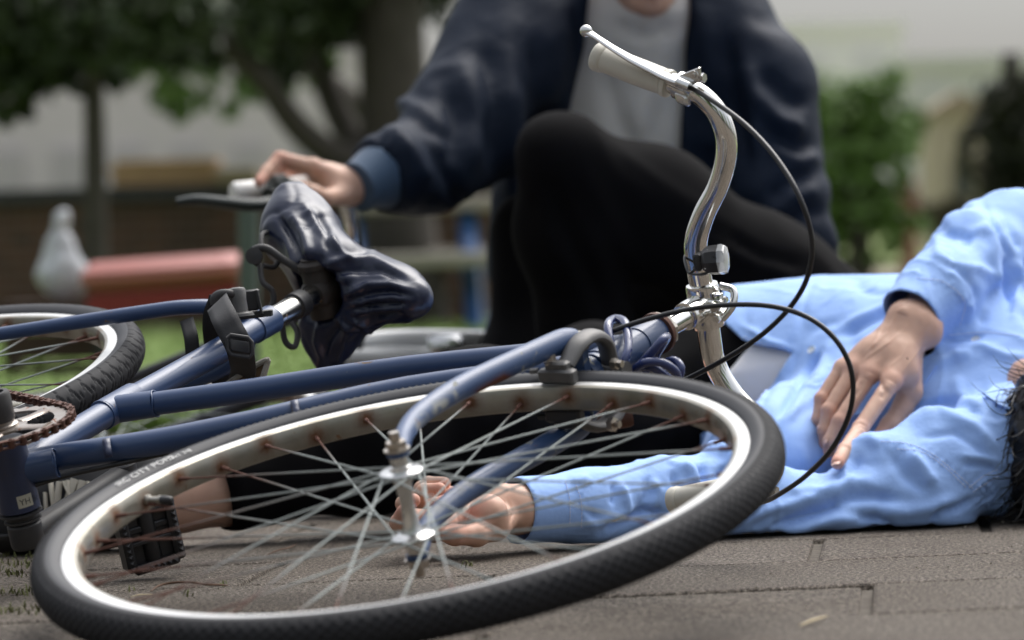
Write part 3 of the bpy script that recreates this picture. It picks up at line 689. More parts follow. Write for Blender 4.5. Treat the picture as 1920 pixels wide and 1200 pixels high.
# ---- seat post, saddle under a vinyl cover
pd_ = unit(fp(600, 548) - fp(488, 610)); s0 = st1
b = MB(); b.add(*lathe(s0, pd_, [(.0131, -.01), (.0131, .17)], 28)); b.build('seat_post', mat('worn_chrome_post', (.66, .65, .61), .2, 1.0, spots=[((.16, .09, .04), 60, .6, .8)], bump=.0002, bscale=60), bike)
b = MB(); b.add(*lathe(s0 + pd_ * .052, pd_, [(.0134, -.001), (.0160, 0), (.0160, .018), (.0134, .019)], 28)); b.build('post_band', m_black, bike)
b = MB(); b.add(*lathe(s0 + pd_ * .034 - sd_ * .034 * 0 - pd_ * .034, pd_, [(.0146, 0), (.0149, .003), (.0135, .004)], 28)); b.build('clamp_lip', m_rusty, bike)
b = MB(); b.add(*obox(s0 - sd_ * .02 + NF * .012 + FF * -.014, sd_ * .012, NF * .006, FF * .008, .4)); b.add(*tube([s0 - sd_ * .012 + NF * .018 - FF * .012, s0 - sd_ * .012 + NF * .036 - FF * .010], .0030, 10, 1)); b.build('seat_clamp', m_grey, bike)
SC = s0 + pd_ * .105
b = MB()
b.add(*lathe(SC - pd_ * .012, pd_, [(.0150, 0), (.0200, .006), (.0220, .03), (.0200, .045)], 28))
b.add(*lathe(SC + pd_ * .006 - NF * .030, NF, [(.017, 0), (.018, .004), (.018, .056), (.017, .060)], 24)); b.add(*lathe(SC + pd_ * .006 + NF * .030, NF, [(.021, 0), (.021, .006), (.016, .010), (.016, .012), (.009, .013), (.009, .022), (.005, .023)], 22))
b.build('saddle_clamp', mat('rusty_clamp_steel', (.035, .030, .026), .6, .4, spots=[(RUSTD, 50, .62, .8)]), bike)
sad = bpy.data.objects.new('saddle', None); COL.objects.link(sad); sad.parent = bike; sad.location = Vector([float(v) for v in (SC - org(bike))])
b = MB(); Ys = 4.44
r1 = [(602, 540), (570, 512), (530, 486), (500, 466), (478, 468), (474, 484), (486, 495)]
b.add(*tube([P(x, y, 4.36) for x, y in r1], .0048, 12, 6)); b.add(*tube([P(490, 470, 4.38), P(492, 440, 4.40), (P(512, 440, 4.42)), P(524, 475, 4.42), P(515, 500, 4.40), P(492, 498, 4.38)], .0032, 10, 8))
b.add(*tube([P(487, 495, 4.37), P(492, 528, 4.36), P(510, 545, 4.36), P(512, 568, 4.36), P(500, 586, 4.36)], .0036, 10, 6)); b.add(*lathe(P(476, 480, 4.355), -FWD, [(.010, -.006), (.010, .003), (.005, .004)], 16))
b.add(*tube([P(528, 600, 4.34), P(535, 640, 4.34), P(552, 650, 4.34), P(558, 625, 4.35), P(548, 605, 4.36)], .0036, 10, 8)); b.build('saddle_spring', m_crank, sad)
# cover: a sagging bag round a broad sprung saddle
T_ = P(547, 352, 4.50); B_ = P(616, 682, 4.40); NS = P(790, 560, 4.16); NS2 = P(715, 548, 4.22); BK = (T_ + B_) / 2 + unit(pd_) * .03
def sadf(p):
    up = chain(p, [P(546, 372, 4.47), P(560, 430, 4.45), P(618, 500, 4.37)], [.0215, .040, .040], .035)
    dn = chain(p, [P(612, 680, 4.40), P(620, 620, 4.40), P(640, 560, 4.36)], [.010, .030, .042], .04)
    no = chain(p, [P(612, 512, 4.42), P(690, 538, 4.38), P(745, 551, 4.34), P(778, 560, 4.31)], [.044, .037, .029, .022], .03)
    d = smin(smin(up, no, .02), dn, .02)
    flat = (p - (SC + pd_ * .030)) @ (-U)                     # open underside, facing the post
    d = np.maximum(d, flat * .9 - .030)
    hole = np.linalg.norm((p - SC) - ((p - SC) @ pd_)[:, None] * pd_, axis=1) - .030
    hole = np.maximum(hole, -((p - SC) @ (-pd_)) - .030)
    return -smin(-d, np.where(hole < 0, hole, hole), .015) if True else d
V, F = surface(sadf, [-.36, 3.95, .14], [-.02, 4.62, .48], .0030)
V = relax(V, F, 3); N = vnormals(V, F)
st_ = [([(520, 400), (548, 460), (570, 530)], 7, -.009), ([(545, 400), (570, 440), (588, 500)], 8, .006), ([(565, 375), (600, 430), (640, 475)], 6, .004), ([(530, 430), (548, 480), (560, 530)], 5, .005), ([(590, 390), (612, 430), (618, 480)], 7, -.005),
       ([(590, 505), (640, 486), (700, 486), (755, 512)], 8, .005), ([(600, 522), (650, 508), (715, 505), (770, 528)], 7, -.005), ([(630, 560), (690, 534), (735, 534), (772, 545)], 6, .0055),
       ([(645, 567), (695, 551), (735, 547), (766, 555)], 4.5, -.0055), ([(650, 574), (700, 561), (740, 558), (768, 562)], 4, .005), ([(650, 582), (700, 572), (740, 568), (764, 570)], 4, -.0055), ([(650, 590), (700, 581), (740, 578), (766, 577)], 4, .005), ([(655, 598), (700, 592), (735, 588), (758, 585)], 4, -.005), ([(640, 592), (680, 610), (720, 600), (750, 592)], 4.5, .0045),
       ([(625, 590), (650, 616), (690, 618), (730, 603)], 5, .005), ([(640, 600), (612, 640), (604, 680)], 6, -.006), ([(655, 612), (640, 650), (625, 690)], 6, .005), ([(600, 600), (592, 640), (606, 680)], 5, .005), ([(570, 560), (598, 530), (608, 505)], 6, -.006), ([(610, 425), (640, 472), (660, 492)], 5, .004)]
V = folds(V, N, st_)
def crs(V, s, off, w_):
    Vw = V + .03 * np.stack([noise(V, s * .5, off + 5), noise(V, s * .5, off + 9), noise(V, s * .5, off + 13)], -1); return np.exp(-(noise(Vw, s, off) / w_) ** 2)
V = V + N * (.0008 * ridge(V, 14, 3, 1.5) + .0015 * crs(V, 9, 33, .07) - .0013 * crs(V, 12, 51, .06) + .0004 * crs(V, 30, 77, .12) - .001)[:, None]
cov = mesh('saddle_cover', V, F, m_vinyl, sad)
# ---- small light strapped to the bar
lb_ = P(1342, 487, 3.885); LD = unit(np.array([.95, -.28, .05])); 
b = MB(); b.add(*lathe(lb_ - LD * .012, LD, [(.004, -.004), (.0115, -.001), (.0150, .004), (.0158, .010), (.0158, .016)], 8)); b.add(*obox(lb_ - LD * .016, LD * .004, WN * .009, U * .009, .4)); lt = b.build('bar_light', m_black, bike)
b = MB(); b.add(*lathe(lb_ + LD * .004, LD, [(.0160, 0), (.0162, .003), (.0145, .0075), (.008, .009), (.001, .0095)], 8)); b.build('lens', m_clear, lt)
b = MB(); b.add(*tube([P(1330, 470, 3.88), P(1322, 485, 3.88), P(1326, 504, 3.88)], [.003, .0035, .003], 10, 4)); b.build('light_rim', m_white, lt)
b = MB(); b.add(*tube([P(1340, 480, 3.87), P(1328, 484, 3.885), P(1310, 498, 3.895), P(1294, 512, 3.905), P(1287, 500, 3.915), P(1284, 482, 3.93), P(1292, 470, 3.95), P(1310, 468, 3.96)], .0016, 8, 8)); b.add(*tube([P(1342, 500, 3.875), P(1322, 513, 3.885), P(1300, 514, 3.90), P(1290, 510, 3.92)], .0016, 8, 8)); b.build('rubber_strap', m_cable, lt)

# ---- coiled cable lock round the head tube
lk = thing('cable_lock', sp(.45) + FD * .03 - WN * .05, 'blue coiled cable lock looped round the front tube of the fallen bicycle', 'bicycle lock')
b = MB()
cc = [(1160, 705, 3.80), (1148, 660, 3.78), (1140, 612, 3.80), (1152, 598, 3.84), (1172, 606, 3.81), (1178, 650, 3.77), (1165, 690, 3.76), (1150, 740, 3.80), (1180, 745, 3.86), (1215, 690, 3.83), (1240, 648, 3.80), (1250, 632, 3.78), (1240, 640, 3.76), (1205, 680, 3.77), (1165, 722, 3.80), (1190, 760, 3.86), (1225, 720, 3.88), (1240, 690, 3.82), (1262, 676, 3.80), (1276, 690, 3.79), (1265, 715, 3.79), (1225, 690, 3.77), (1195, 690, 3.78), (1170, 712, 3.80)]
b.add(*tube([P(*p) for p in cc], .0046, 14, 8)); cc = [(1170, 712, 3.79), (1205, 682, 3.76), (1240, 680, 3.76), (1268, 700, 3.77), (1262, 728, 3.80), (1220, 760, 3.84), (1170, 770, 3.84), (1140, 765, 3.82)]
b.add(*tube([P(*p) for p in cc], .0046, 14, 8)); b.build('coiled_cable', m_lockblue, lk)
b = MB(); b.add(*lathe(P(1150, 790, 3.83), unit([1, .1, .15]), [(.008, -.02), (.009, -.018), (.009, .016), (.0075, .02)], 18)); b.build('lock_cylinder', m_rusty, lk)

# ---- webbing strap and ring lock on the seat tube
sk = thing('luggage_strap', fp(440, 640), 'black webbing strap with plastic buckle tied round the blue seat tube', 'strap')
def ribbon(pts, w_, name, m_, parent, wdir=None, th=.0016):
    C = catmull(pts, 6); T = np.gradient(C, axis=0); T /= np.linalg.norm(T, axis=1)[:, None]; V = []; F = []
    for i, c in enumerate(C):
        wd = np.cross(T[i], FWD) if wdir is None else wdir; wd = unit(wd - T[i] * (wd @ T[i]))
        for s in np.linspace(-1, 1, 5): V.append(c + wd * s * w_ / 2 - FWD * .0008 * (1 - s * s))
        if i:
            for k in range(4): a = (i - 1) * 5 + k; F.append((a, a + 1, a + 6, a + 5))
    o = mesh(name, V, F, m_, parent); md = o.modifiers.new('t', 'SOLIDIFY'); md.thickness = th; return o
ribbon([P(408, 568, 4.14), P(418, 590, 4.06), P(432, 618, 4.04), P(448, 650, 4.04), P(456, 690, 4.10), P(452, 720, 4.2)], .029, 'webbing', m_strap, sk)
ribbon([P(412, 560, 4.16), P(400, 600, 4.20), P(405, 660, 4.24), P(420, 730, 4.26)], .024, 'webbing', m_strap, sk)
ribbon([P(350, 600, 4.22), P(358, 630, 4.20), P(362, 665, 4.20)], .016, 'webbing', m_strap, sk)
bc = P(450, 649, 4.025); bx = unit(P(470, 652, 4.03) - P(430, 646, 4.03)); by = unit(P(452, 670, 4.03) - P(449, 630, 4.03)); b = MB()
ringb = [bc + bx * x * .0135 + by * y * .0105 for x, y in ((-1, -.6), (-.7, -1), (.7, -1), (1, -.6), (1, .6), (.7, 1), (-.7, 1), (-1, .6), (-1, -.6))]
b.add(*tube(ringb, .0024, 10, 1, caps=False)); b.add(*obox(bc - FWD * .0005, bx * .0105, by * .0062, FWD * .0022, .5)); b.build('buckle', m_crank, sk)
rl = thing('ring_lock', P(440, 570, 4.2), 'grey cast metal bicycle lock clamped beside the strap at the top of the seat tube', 'bicycle lock')
b = MB(); b.add(*lathe(P(449, 592, 4.17), unit(P(443, 540, 4.17) - P(449, 592, 4.17)), [(.017, -.001), (.0165, .002), (.0105, .004), (.0098, .018), (.0105, .028), (.0088, .031), (.004, .032)], 22)); b.build('lock_barrel', m_grey, rl)
b = MB(); b.add(*tube([P(404, 572, 4.16), P(404, 560, 4.16), P(412, 553, 4.16), P(425, 550, 4.16), P(440, 552, 4.165)], [.0056, .0062, .0060, .0050, .0048], 14, 6)); b.build('shackle', m_crank, rl)
b = MB(); b.add(*obox(P(470, 563, 4.20), unit([1, 0, .1]) * .010, unit([0, 1, 0]) * .006, unit([0, 0, 1]) * .012, .3)); b.add(*obox(P(486, 566, 4.19), unit([1, 0, .1]) * .0016, unit([0, 1, 0]) * .006, unit([-.2, 0, 1]) * .014, .3)); b.add(*obox(P(478, 590, 4.2), unit([1, 0, .1]) * .02, unit([0, 1, 0]) * .008, unit([0, 0, 1]) * .004, .3)); b.build('lock_bracket', m_black, rl)
# canvas frame bag with frayed piping, only its corner shows above the top tube
bag = MB(); c0, c1_, c2_ = P(398, 742, 4.16), P(497, 676, 4.12), P(492, 712, 4.12); c3 = P(430, 740, 4.22)
bag.add([c0, c1_, c2_, P(440, 738, 4.15), c3 + [0, .02, 0], P(500, 690, 4.20)], [(0, 1, 2, 3), (0, 3, 4), (1, 5, 2), (0, 4, 5, 1), (3, 2, 5, 4)])
fb = thing('tool_pouch', c3, 'small brown canvas pouch with frayed grey edge under the strap', 'pouch')
bag.build('pouch_body', mat('brown_canvas', (.10, .055, .02), .85, var=.4, vscale=60, vcol=(.05, .03, .015)), fb, smooth=False)
b = MB(); b.add(*tube([c0, (c0 + c1_) / 2 + [0, 0, .002], c1_, c1_ + [.002, 0, -.004], c2_, c2_ + [0, 0, -.01]], .0034, 8, 6)); b.build('piping', mat('frayed_cord', (.30, .28, .24), .9, bump=.002, bscale=700, bstr=.8), fb)
# ================================================================== people
from mathutils.bvhtree import BVHTree
m_skin = mat('skin', (.60, .385, .285), .48, spec=.4, sss=.12, var=.45, vscale=38, vcol=(.54, .32, .23), attr=[('red', (.54, .215, .165))], bump=.0004, bscale=420, bstr=.35)
m_nail = mat('nail', (.60, .38, .31), .36, spec=.45)
m_shirt = mat('light_blue_cotton', (.315, .50, .90), .75, sheen=.1, var=.3, vscale=15, vcol=(.285, .465, .87), bump=.0022, bscale=38, bstr=.75)
m_stitch = mat('white_thread', (.66, .72, .85), .8)
m_tee = mat('white_cotton', (.88, .87, .90), .85, bump=.0015, bscale=40, bstr=.3)
m_trouser = mat('black_trouser_cloth', (.0035, .0033, .0038), .9, spec=.10, bump=.001, bscale=60, bstr=.3)
m_hair = mat('black_hair', (.008, .007, .007), .34, spec=.5)
m_jacket = mat('navy_nylon', (.0062, .0135, .030), .62, spec=.16, var=.4, vscale=7, vcol=(.004, .009, .021), bump=.006, bscale=22, bstr=.5)
m_knit = mat('grey_knit', (.60, .59, .56), .9, sheen=.1, bump=.003, bscale=20, bstr=.4)
m_cuff = mat('blue_rib_knit', (.028, .062, .115), .8, sheen=.15)
m_button = mat('pale_button', (.60, .66, .72), .3, coat=.4)
m_shoe = mat('black_canvas', (.016, .017, .020), .8, bump=.0006, bscale=400)
m_lace = mat('cream_lace', (.50, .47, .40), .8)
m_sole = mat('black_rubber_sole', (.02, .02, .02), .5)

def bvh(V, F): return BVHTree.FromPolygons([tuple(v) for v in V], [tuple(int(i) for i in f) for f in F])
def cast(T, px, py):
    r = unit(ray(px, py)); h = T.ray_cast(Vector(CAM), Vector(r)); 
    return (np.array(h[0]), np.array(h[1])) if h[0] is not None else (None, None)
def on_surface(T, pts, lift=.0008, n=12):
    C = catmull(np.array(pts, float), n); o = []
    for x, y in C:
        p, nn = cast(T, x, y)
        if p is not None:
            if nn @ FWD > 0: nn = -nn
            o.append((p + nn * lift, nn))
    return o
def stitches(T, pts, mb, dash=.0026, gap=.0016, r=.0005, lift=.0007):
    q = on_surface(T, pts, lift, 40)
    if len(q) < 3: return
    C = np.array([a for a, _ in q]); s = np.concatenate([[0], np.cumsum(np.linalg.norm(np.diff(C, axis=0), axis=1))]); t = 0
    while t + dash < s[-1]:
        a = np.array([np.interp(t, s, C[:, k]) for k in range(3)]); b = np.array([np.interp(t + dash, s, C[:, k]) for k in range(3)])
        if np.linalg.norm(b - a) < dash * 2.5: mb.add(*tube([a, b], r, 5, 1))
        t += dash + gap
def nails(items, parent, name='nail'):
    for (tip, back, nrm, w_) in items:
        ax = unit(np.array(tip) - back); nr = unit(nrm - ax * (nrm @ ax)); sd = np.cross(ax, nr); V = []; F = []; K = 8; J = 6
        for i in range(K + 1):
            u_ = i / K; x = (u_ - .5) * 2
            for j in range(J + 1):
                y = (j / J - .5) * 2; rr = math.sqrt(max(0, 1 - (abs(x) ** 3) * .55)) if x > 0 else math.sqrt(max(0, 1 - (abs(x) ** 4) * .5))
                V.append(np.array(tip) + ax * (x * w_ * .62) + sd * (y * w_ * .5 * rr) + nr * (-(y * .5) ** 2 * w_ * .55 - max(0, x) ** 2 * w_ * .10))
        for i in range(K):
            for j in range(J): a = i * (J + 1) + j; F.append((a, a + 1, a + J + 2, a + J + 1))
        o = mesh(name, V, F, m_nail, parent); md = o.modifiers.new('t', 'SOLIDIFY'); md.thickness = .0006
def hand_sdf(W, E, wr, fingers, thumb, palm=(), fr=(.0100, .0090, .0084, .0072), tr=(.0150, .0125, .0112, .0085), kf=.0025):
    """W wrist, E a point up the forearm, fingers: lists MCP,PIP,DIP,TIP; returns a distance function"""
    def f(p):
        d = cone(p, E, W, wr[0], wr[1])
        for k, fg in enumerate(fingers): d = smin(d, cone(p, W + (fg[0] - W) * .05, fg[0], wr[1] * .72, .0118 if k < 3 else .0105), .014)
        for i in range(len(fingers) - 1): d = smin(d, cone(p, (fingers[i][0] + W) / 2, (fingers[i][0] * .9 + fingers[i + 1][0] * .1), .010, .0085), .010)
        for c, r in palm: d = smin(d, ell(p, c, r) if not np.isscalar(r) else np.linalg.norm(p - c, axis=1) - r, .014)
        fd = None
        for k, fg in enumerate(fingers):
            s = (1, .96, .94, .86)[k] if k < 4 else 1
            rs = [x * s for x in fr]; c = chain(p, fg, rs, .003)
            for q, r_ in ((1, .0103), (2, .0090)): c = smin(c, np.linalg.norm(p - fg[q], axis=1) - r_ * s * .985, .003)
            fd = c if fd is None else smin(fd, c, .0012)
        d = smin(d, fd, .006)
        t = chain(p, [W + (thumb[0] - W) * .3] + list(thumb), [.013] + list(tr), .006); d = smin(d, t, .007)
        return d + .0004 * noise(p, 90)
    return f
def add_islands(parts):
    V = []; F = []; R = []; n = 0
    for v, f, r in parts: V.append(v); F.append(f + n); R.append(r); n += len(v)
    return np.vstack(V), np.vstack(F), np.concatenate(R)
def head_sdf(c, up, fwd):
    """up: towards the crown, fwd: where the face looks"""
    up = unit(up); fwd = unit(fwd - up * (fwd @ up)); sd = np.cross(up, fwd)
    def at(s, f, u): return c + sd * s + fwd * f + up * u
    Rm = np.stack([sd, fwd, up])
    def fn(p):
        d = ell(p, at(0, -.008, .03), (.076, .094, .092), Rm); d = smin(d, ell(p, at(0, .022, -.040), (.055, .062, .070), Rm), .04)
        d = smin(d, ell(p, at(0, .060, -.092), (.026, .024, .020), Rm), .03)
        d = smin(d, chain(p, [at(0, .084, .012), at(0, .102, -.022), at(0, .106, -.034)], [.008, .011, .013], .01), .010)
        for s in (-1, 1):
            d = smin(d, np.linalg.norm(p - at(.014 * s, .094, -.036), axis=1) - .009, .008)
            d = np.maximum(d, -(np.linalg.norm(p - at(.033 * s, .092, .002), axis=1) - .015)); d = smin(d, np.linalg.norm(p - at(.032 * s, .074, -.001), axis=1) - .0135, .004)
            d = smin(d, ell(p, at(.037 * s, .066, -.032), (.022, .018, .018), Rm), .02); d = smin(d, ell(p, at(.079 * s, -.012, -.012), (.008, .019, .032), Rm), .006)
        d = smin(d, chain(p, [at(-.022, .080, -.060), at(0, .090, -.0575), at(.022, .080, -.060)], [.004, .0062, .004], .004), .005)
        d = smin(d, chain(p, [at(-.018, .079, -.071), at(0, .088, -.0725), at(.018, .079, -.071)], [.004, .0070, .004], .004), .005)
        return d
    return fn, at, Rm
def lips(at, parent):
    b = MB(); b.add(*tube([at(-.021, .082, -.060), at(-.006, .0925, -.0560), at(0, .0930, -.0575), at(.006, .0925, -.0560), at(.021, .082, -.060)], [.002, .0045, .0045, .0045, .002], 10, 5)); b.add(*tube([at(-.018, .082, -.0695), at(0, .0915, -.0725), at(.018, .082, -.0695)], [.002, .0058, .002], 10, 5))
    b.build('lips', mat('lips', (.38, .13, .10), .4), parent)
def eyes(at, fwd, parent):
    me_ = mat('eye_white', (.38, .36, .34), .35); mi_ = mat('iris', (.02, .012, .008), .1)
    for s in (-1, 1):
        b = MB(); b.add(*ball(at(.032 * s, .0735, .0), .0118, seg=20)); b.add(*ball(at(.032 * s, .0802, .0), .0056, seg=14), m=1); b.build('eye', [me_, mi_], parent)

# ---------------------------------------------------------------- man lying on his back
ly = thing('person', [.35, 4.75, 0], 'person in light blue shirt lying on the paving with one hand on the chest', 'person')
S1, S2, S3, EL, FA1, FA2, WR = Q(1850, 4.52, .082), Q(1665, 4.46, .050), Q(1545, 4.43, .022), Q(1380, 4.38, .052), Q(1240, 4.32, .050), Q(1100, 4.26, .046), Q(940, 4.19, .048)
armpts = [S1, S2, S3, EL, FA1, FA2, WR]
W2, E2 = P(1714, 608, 4.625), P(1880, 452, 4.93)
def hp_(l): return [P(*t) for t in l]
chest = [hp_([(1672, 716, 4.550), (1614, 803, 4.500), (1584, 845, 4.440), (1570, 868, 4.405)]),
         hp_([(1633, 700, 4.570), (1575, 790, 4.540), (1556, 828, 4.535), (1555, 846, 4.540)]),
         hp_([(1603, 692, 4.585), (1554, 770, 4.560), (1546, 808, 4.555), (1547, 832, 4.560)]),
         hp_([(1579, 690, 4.600), (1540, 748, 4.580), (1534, 785, 4.575), (1535, 804, 4.580)])]
thumb = hp_([(1706, 735, 4.590), (1692, 765, 4.585), (1668, 798, 4.570), (1646, 820, 4.555)])
chs = hand_sdf(W2, P(1800, 520, 4.78), (.034, .0300), chest, thumb, fr=(.0108, .0098, .0090, .0080), palm=[(P(1678, 672, 4.590), .0225), (P(1640, 665, 4.600), .0200), (P(1694, 700, 4.580), .0200), (P(1694, 592, 4.620), .0170), (P(1740, 625, 4.625), .0170)])
HPC = P(1650, 730, 4.62)
def armd(p, g=0.0): return chain(p, armpts, [x + g for x in (.074, .056, .036, .050, .046, .042, .0385)], .02)
def farm(p, g=0.0): return chain(p, [P(1702, 594, 4.63), P(1760, 548, 4.69), P(1828, 498, 4.79), P(1905, 468, 4.88), P(2060, 560, 4.98), P(2090, 640, 4.95)], [x + g for x in (.0400, .048, .060, .072, .078, .085)], .03)
TOR = [(Q(1345, 5.02, .130), (.15, .17, .135)), (Q(1560, 4.96, .150), (.20, .175, .148)), (Q(1790, 4.84, .145), (.20, .195, .140)), (Q(1960, 4.76, .13), (.13, .20, .115))]
def tord(p, g=0.0):
    d = None
    for c, r in TOR:
        e = ell(p, c, [x + g for x in r]); d = e if d is None else smin(d, e, .10)
    return np.maximum(d, -(p[:, 2] - .004 + g * 0))
def drape(p):                                           # slack cloth lying on the ground beside the arm
    return chain(p, [Q(1400, 4.36, .012), Q(1560, 4.40, .016), Q(1760, 4.45, .018)], [.010, .018, .026], .02)
def shirt_sdf(p):
    d = smin(tord(p), armd(p), .085)
    d = smin(d, drape(p), .05); d = smin(d, farm(p), .018)
    d = smin(d, ell(p, Q(1720, 4.70, .12), (.16, .09, .08)), .06)
    d = smin(d, ell(p, Q(1445, 4.66, .075), (.085, .14, .085)), .07)
    return np.maximum(d, -(p[:, 2] - .003))
V, F = surface(shirt_sdf, [-.06, 4.08, -.01], [.95, 5.20, .48], .0042)
V = relax(V, F, 3); N = vnormals(V, F); q = proj(V)
f1 = [ # far sleeve
 ([(1755, 436), (1800, 434), (1818, 440), (1808, 462)], 9, -.010), ([(1762, 424), (1800, 400), (1850, 385)], 16, .008), ([(1822, 434), (1850, 425), (1862, 440), (1872, 500)], 10, .008),
 ([(1845, 388), (1880, 440), (1900, 480)], 6, -.008), ([(1862, 405), (1888, 450), (1905, 478)], 5, .006), ([(1880, 400), (1905, 440), (1918, 470)], 6, -.007), ([(1895, 470), (1890, 520), (1893, 580)], 7, -.009), ([(1908, 480), (1912, 530), (1900, 590)], 6, .008),
 ([(1872, 500), (1868, 530), (1862, 560), (1830, 610)], 9, .007), ([(1875, 520), (1850, 575), (1835, 610)], 8, -.007), ([(1800, 500), (1840, 505), (1866, 520)], 8, .005), ([(1775, 492), (1795, 500), (1830, 545), (1835, 570)], 8, -.005), ([(1745, 480), (1770, 485), (1790, 495)], 8, .004), ([(1752, 430), (1760, 470), (1750, 485)], 8, .004), ([(1800, 545), (1822, 580), (1812, 610)], 6, .004),
 # body
 ([(1560, 630), (1650, 590), (1720, 575)], 9, -.008), ([(1560, 615), (1640, 585), (1700, 560)], 10, .006), ([(1540, 655), (1515, 690), (1490, 730), (1455, 790)], 5, -.010), ([(1553, 655), (1535, 700), (1500, 750), (1470, 800)], 8, .005), ([(1580, 680), (1530, 740), (1480, 780), (1450, 800)], 8, .004), ([(1440, 590), (1520, 550), (1600, 545)], 14, .003), ([(1380, 600), (1440, 640), (1490, 655)], 6, .004), ([(1460, 690), (1440, 730), (1420, 760)], 8, -.004),
 ([(1740, 690), (1790, 668), (1830, 668)], 10, .007), ([(1795, 660), (1840, 650), (1890, 670), (1930, 668)], 9, .005), ([(1760, 640), (1800, 635), (1850, 625)], 7, -.005), ([(1730, 770), (1770, 757), (1810, 760), (1850, 780)], 9, -.008), ([(1700, 800), (1760, 775), (1830, 800), (1880, 850)], 12, .008), ([(1720, 820), (1790, 812), (1860, 860)], 7, -.004), ([(1840, 720), (1850, 760), (1880, 790)], 9, -.004),
 ([(1800, 870), (1840, 872), (1880, 885)], 5, -.006), ([(1790, 855), (1840, 858), (1885, 866)], 5, .004), ([(1700, 700), (1720, 740), (1700, 780)], 8, -.004), ([(1790, 700), (1800, 740), (1830, 770)], 12, .004),
 # near sleeve
 ([(1575, 895), (1595, 850), (1625, 828), (1660, 828)], 12, .010), ([(1560, 905), (1590, 895), (1610, 860)], 8, -.006), ([(1590, 860), (1590, 910), (1560, 950)], 12, .007), ([(1700, 845), (1730, 880), (1750, 915)], 12, .008), ([(1665, 840), (1700, 890), (1745, 925)], 12, -.005), ([(1560, 948), (1590, 932), (1640, 930), (1700, 938)], 10, -.008), ([(1540, 935), (1590, 905), (1650, 905)], 14, .006), ([(1440, 1000), (1500, 975), (1560, 950), (1580, 935)], 11, -.012), ([(1400, 975), (1470, 950), (1530, 930), (1580, 900)], 12, .008), ([(1480, 920), (1520, 915), (1545, 925)], 8, .004),
 ([(1450, 1000), (1500, 990), (1560, 975), (1620, 972)], 10, .007), ([(1600, 965), (1650, 975), (1680, 988)], 8, -.007), ([(1640, 955), (1700, 960), (1750, 950), (1800, 930)], 12, .006), ([(1740, 990), (1760, 960), (1800, 950), (1830, 930)], 7, -.008), ([(1760, 990), (1800, 985), (1840, 970)], 8, .006), ([(1400, 1005), (1440, 970), (1480, 955)], 8, -.004),
 # forearm in the wheel
 ([(1100, 955), (1120, 975), (1180, 985)], 7, -.004), ([(1160, 902), (1175, 930), (1180, 960)], 8, .007), ([(1150, 900), (1155, 925), (1150, 950)], 7, -.006), ([(1220, 890), (1240, 920), (1225, 960), (1210, 990)], 8, .006), ([(1215, 880), (1215, 930), (1200, 960)], 8, -.005), ([(1275, 862), (1300, 885), (1310, 920)], 9, .008), ([(1262, 870), (1270, 910), (1270, 930)], 8, -.007), ([(1320, 850), (1345, 845), (1370, 850), (1375, 880)], 11, .012), ([(1312, 862), (1320, 900), (1322, 930)], 7, -.010), ([(1345, 900), (1355, 880), (1372, 890)], 6, -.007), ([(1130, 1000), (1180, 975), (1215, 960), (1250, 965)], 9, -.012), ([(1090, 985), (1150, 975), (1200, 952)], 8, .006), ([(1065, 905), (1090, 898), (1105, 905)], 10, .005)]
V2 = folds(V, N, f1)
# puckers along seams
def pucker(V, q, seam, wd, n_, am):
    d, t = segd(q, seam); return am * np.exp(-(d / wd) ** 2) * np.sin(t * n_ * 2 * np.pi + noise(V, 60) * 2.5)
am = pucker(V, q, [(1650, 832), (1730, 840), (1800, 890), (1850, 940), (1870, 985)], 13, 22, .0014)
am += pucker(V, q, [(1840, 905), (1865, 940), (1880, 985)], 24, 9, .0042) + pucker(V, q, [(1085, 905), (1096, 950), (1094, 1010)], 10, 14, .0012) + pucker(V, q, [(1714, 512), (1780, 530), (1815, 575), (1795, 625)], 12, 17, .0016) + pucker(V, q, [(975, 905), (994, 950), (990, 1010)], 6, 12, .0006)
hid = armd(V) < .05
def crease(V, s, off, w_): 
    Vw = V + .05 * np.stack([noise(V, s * .5, off + 5), noise(V, s * .5, off + 9), noise(V, s * .5, off + 13)], -1); return np.exp(-(noise(Vw, s, off) / w_) ** 2) * np.clip(noise(V, s * .45, off + 3) * 2 + .45, 0, 1)
rn = ridge(V, 8, 5, 1.2); V2 = V2 + N * (am + .0026 * np.clip(rn, -.6, 1) + .0048 * crease(V, 7, 60, .16) - .0035 * crease(V, 9, 90, .12) + .0022 * crease(V, 17, 120, .14) - .003)[:, None]
V2[:, 2] = np.maximum(V2[:, 2], .0022)
q = proj(V)
# openings: shirt tail, cuffs
tl = [(900, 520), (1352, 520), (1352, 602), (1395, 640), (1430, 652), (1482, 660), (1416, 746), (1330, 800), (1262, 842), (1180, 872), (1140, 960), (1140, 1015), (900, 1015)]
body_ = (tord(V) < armd(V) - .012) & (farm(V) > .02)
ad = unit(FA2 - WR); cufn = (V - (WR + ad * .018)) @ ad
cut = (inpoly(q, tl) & body_) | ((cufn < 0) & (armd(V) < .03))
fd_ = unit(P(1760, 548, 4.69) - P(1702, 594, 4.63)); cuf2 = (V - P(1706, 592, 4.63)) @ unit(fd_ + np.array([0, 0, .25])); cut |= (cuf2 < 0) & (farm(V) < .012) & (np.linalg.norm(V - W2, axis=1) < .12)
cut |= (V[:, 0] > .90)
Vs_, Fs_, _ = cull(V2, F, ~cut); Vs_ = smooth_edge(Vs_, Fs_, 14)
shirt = mesh('shirt', Vs_, Fs_, m_shirt, ly); md = shirt.modifiers.new('t', 'SOLIDIFY'); md.thickness = .0012; md.offset = -1
TS = bvh(Vs_, Fs_)
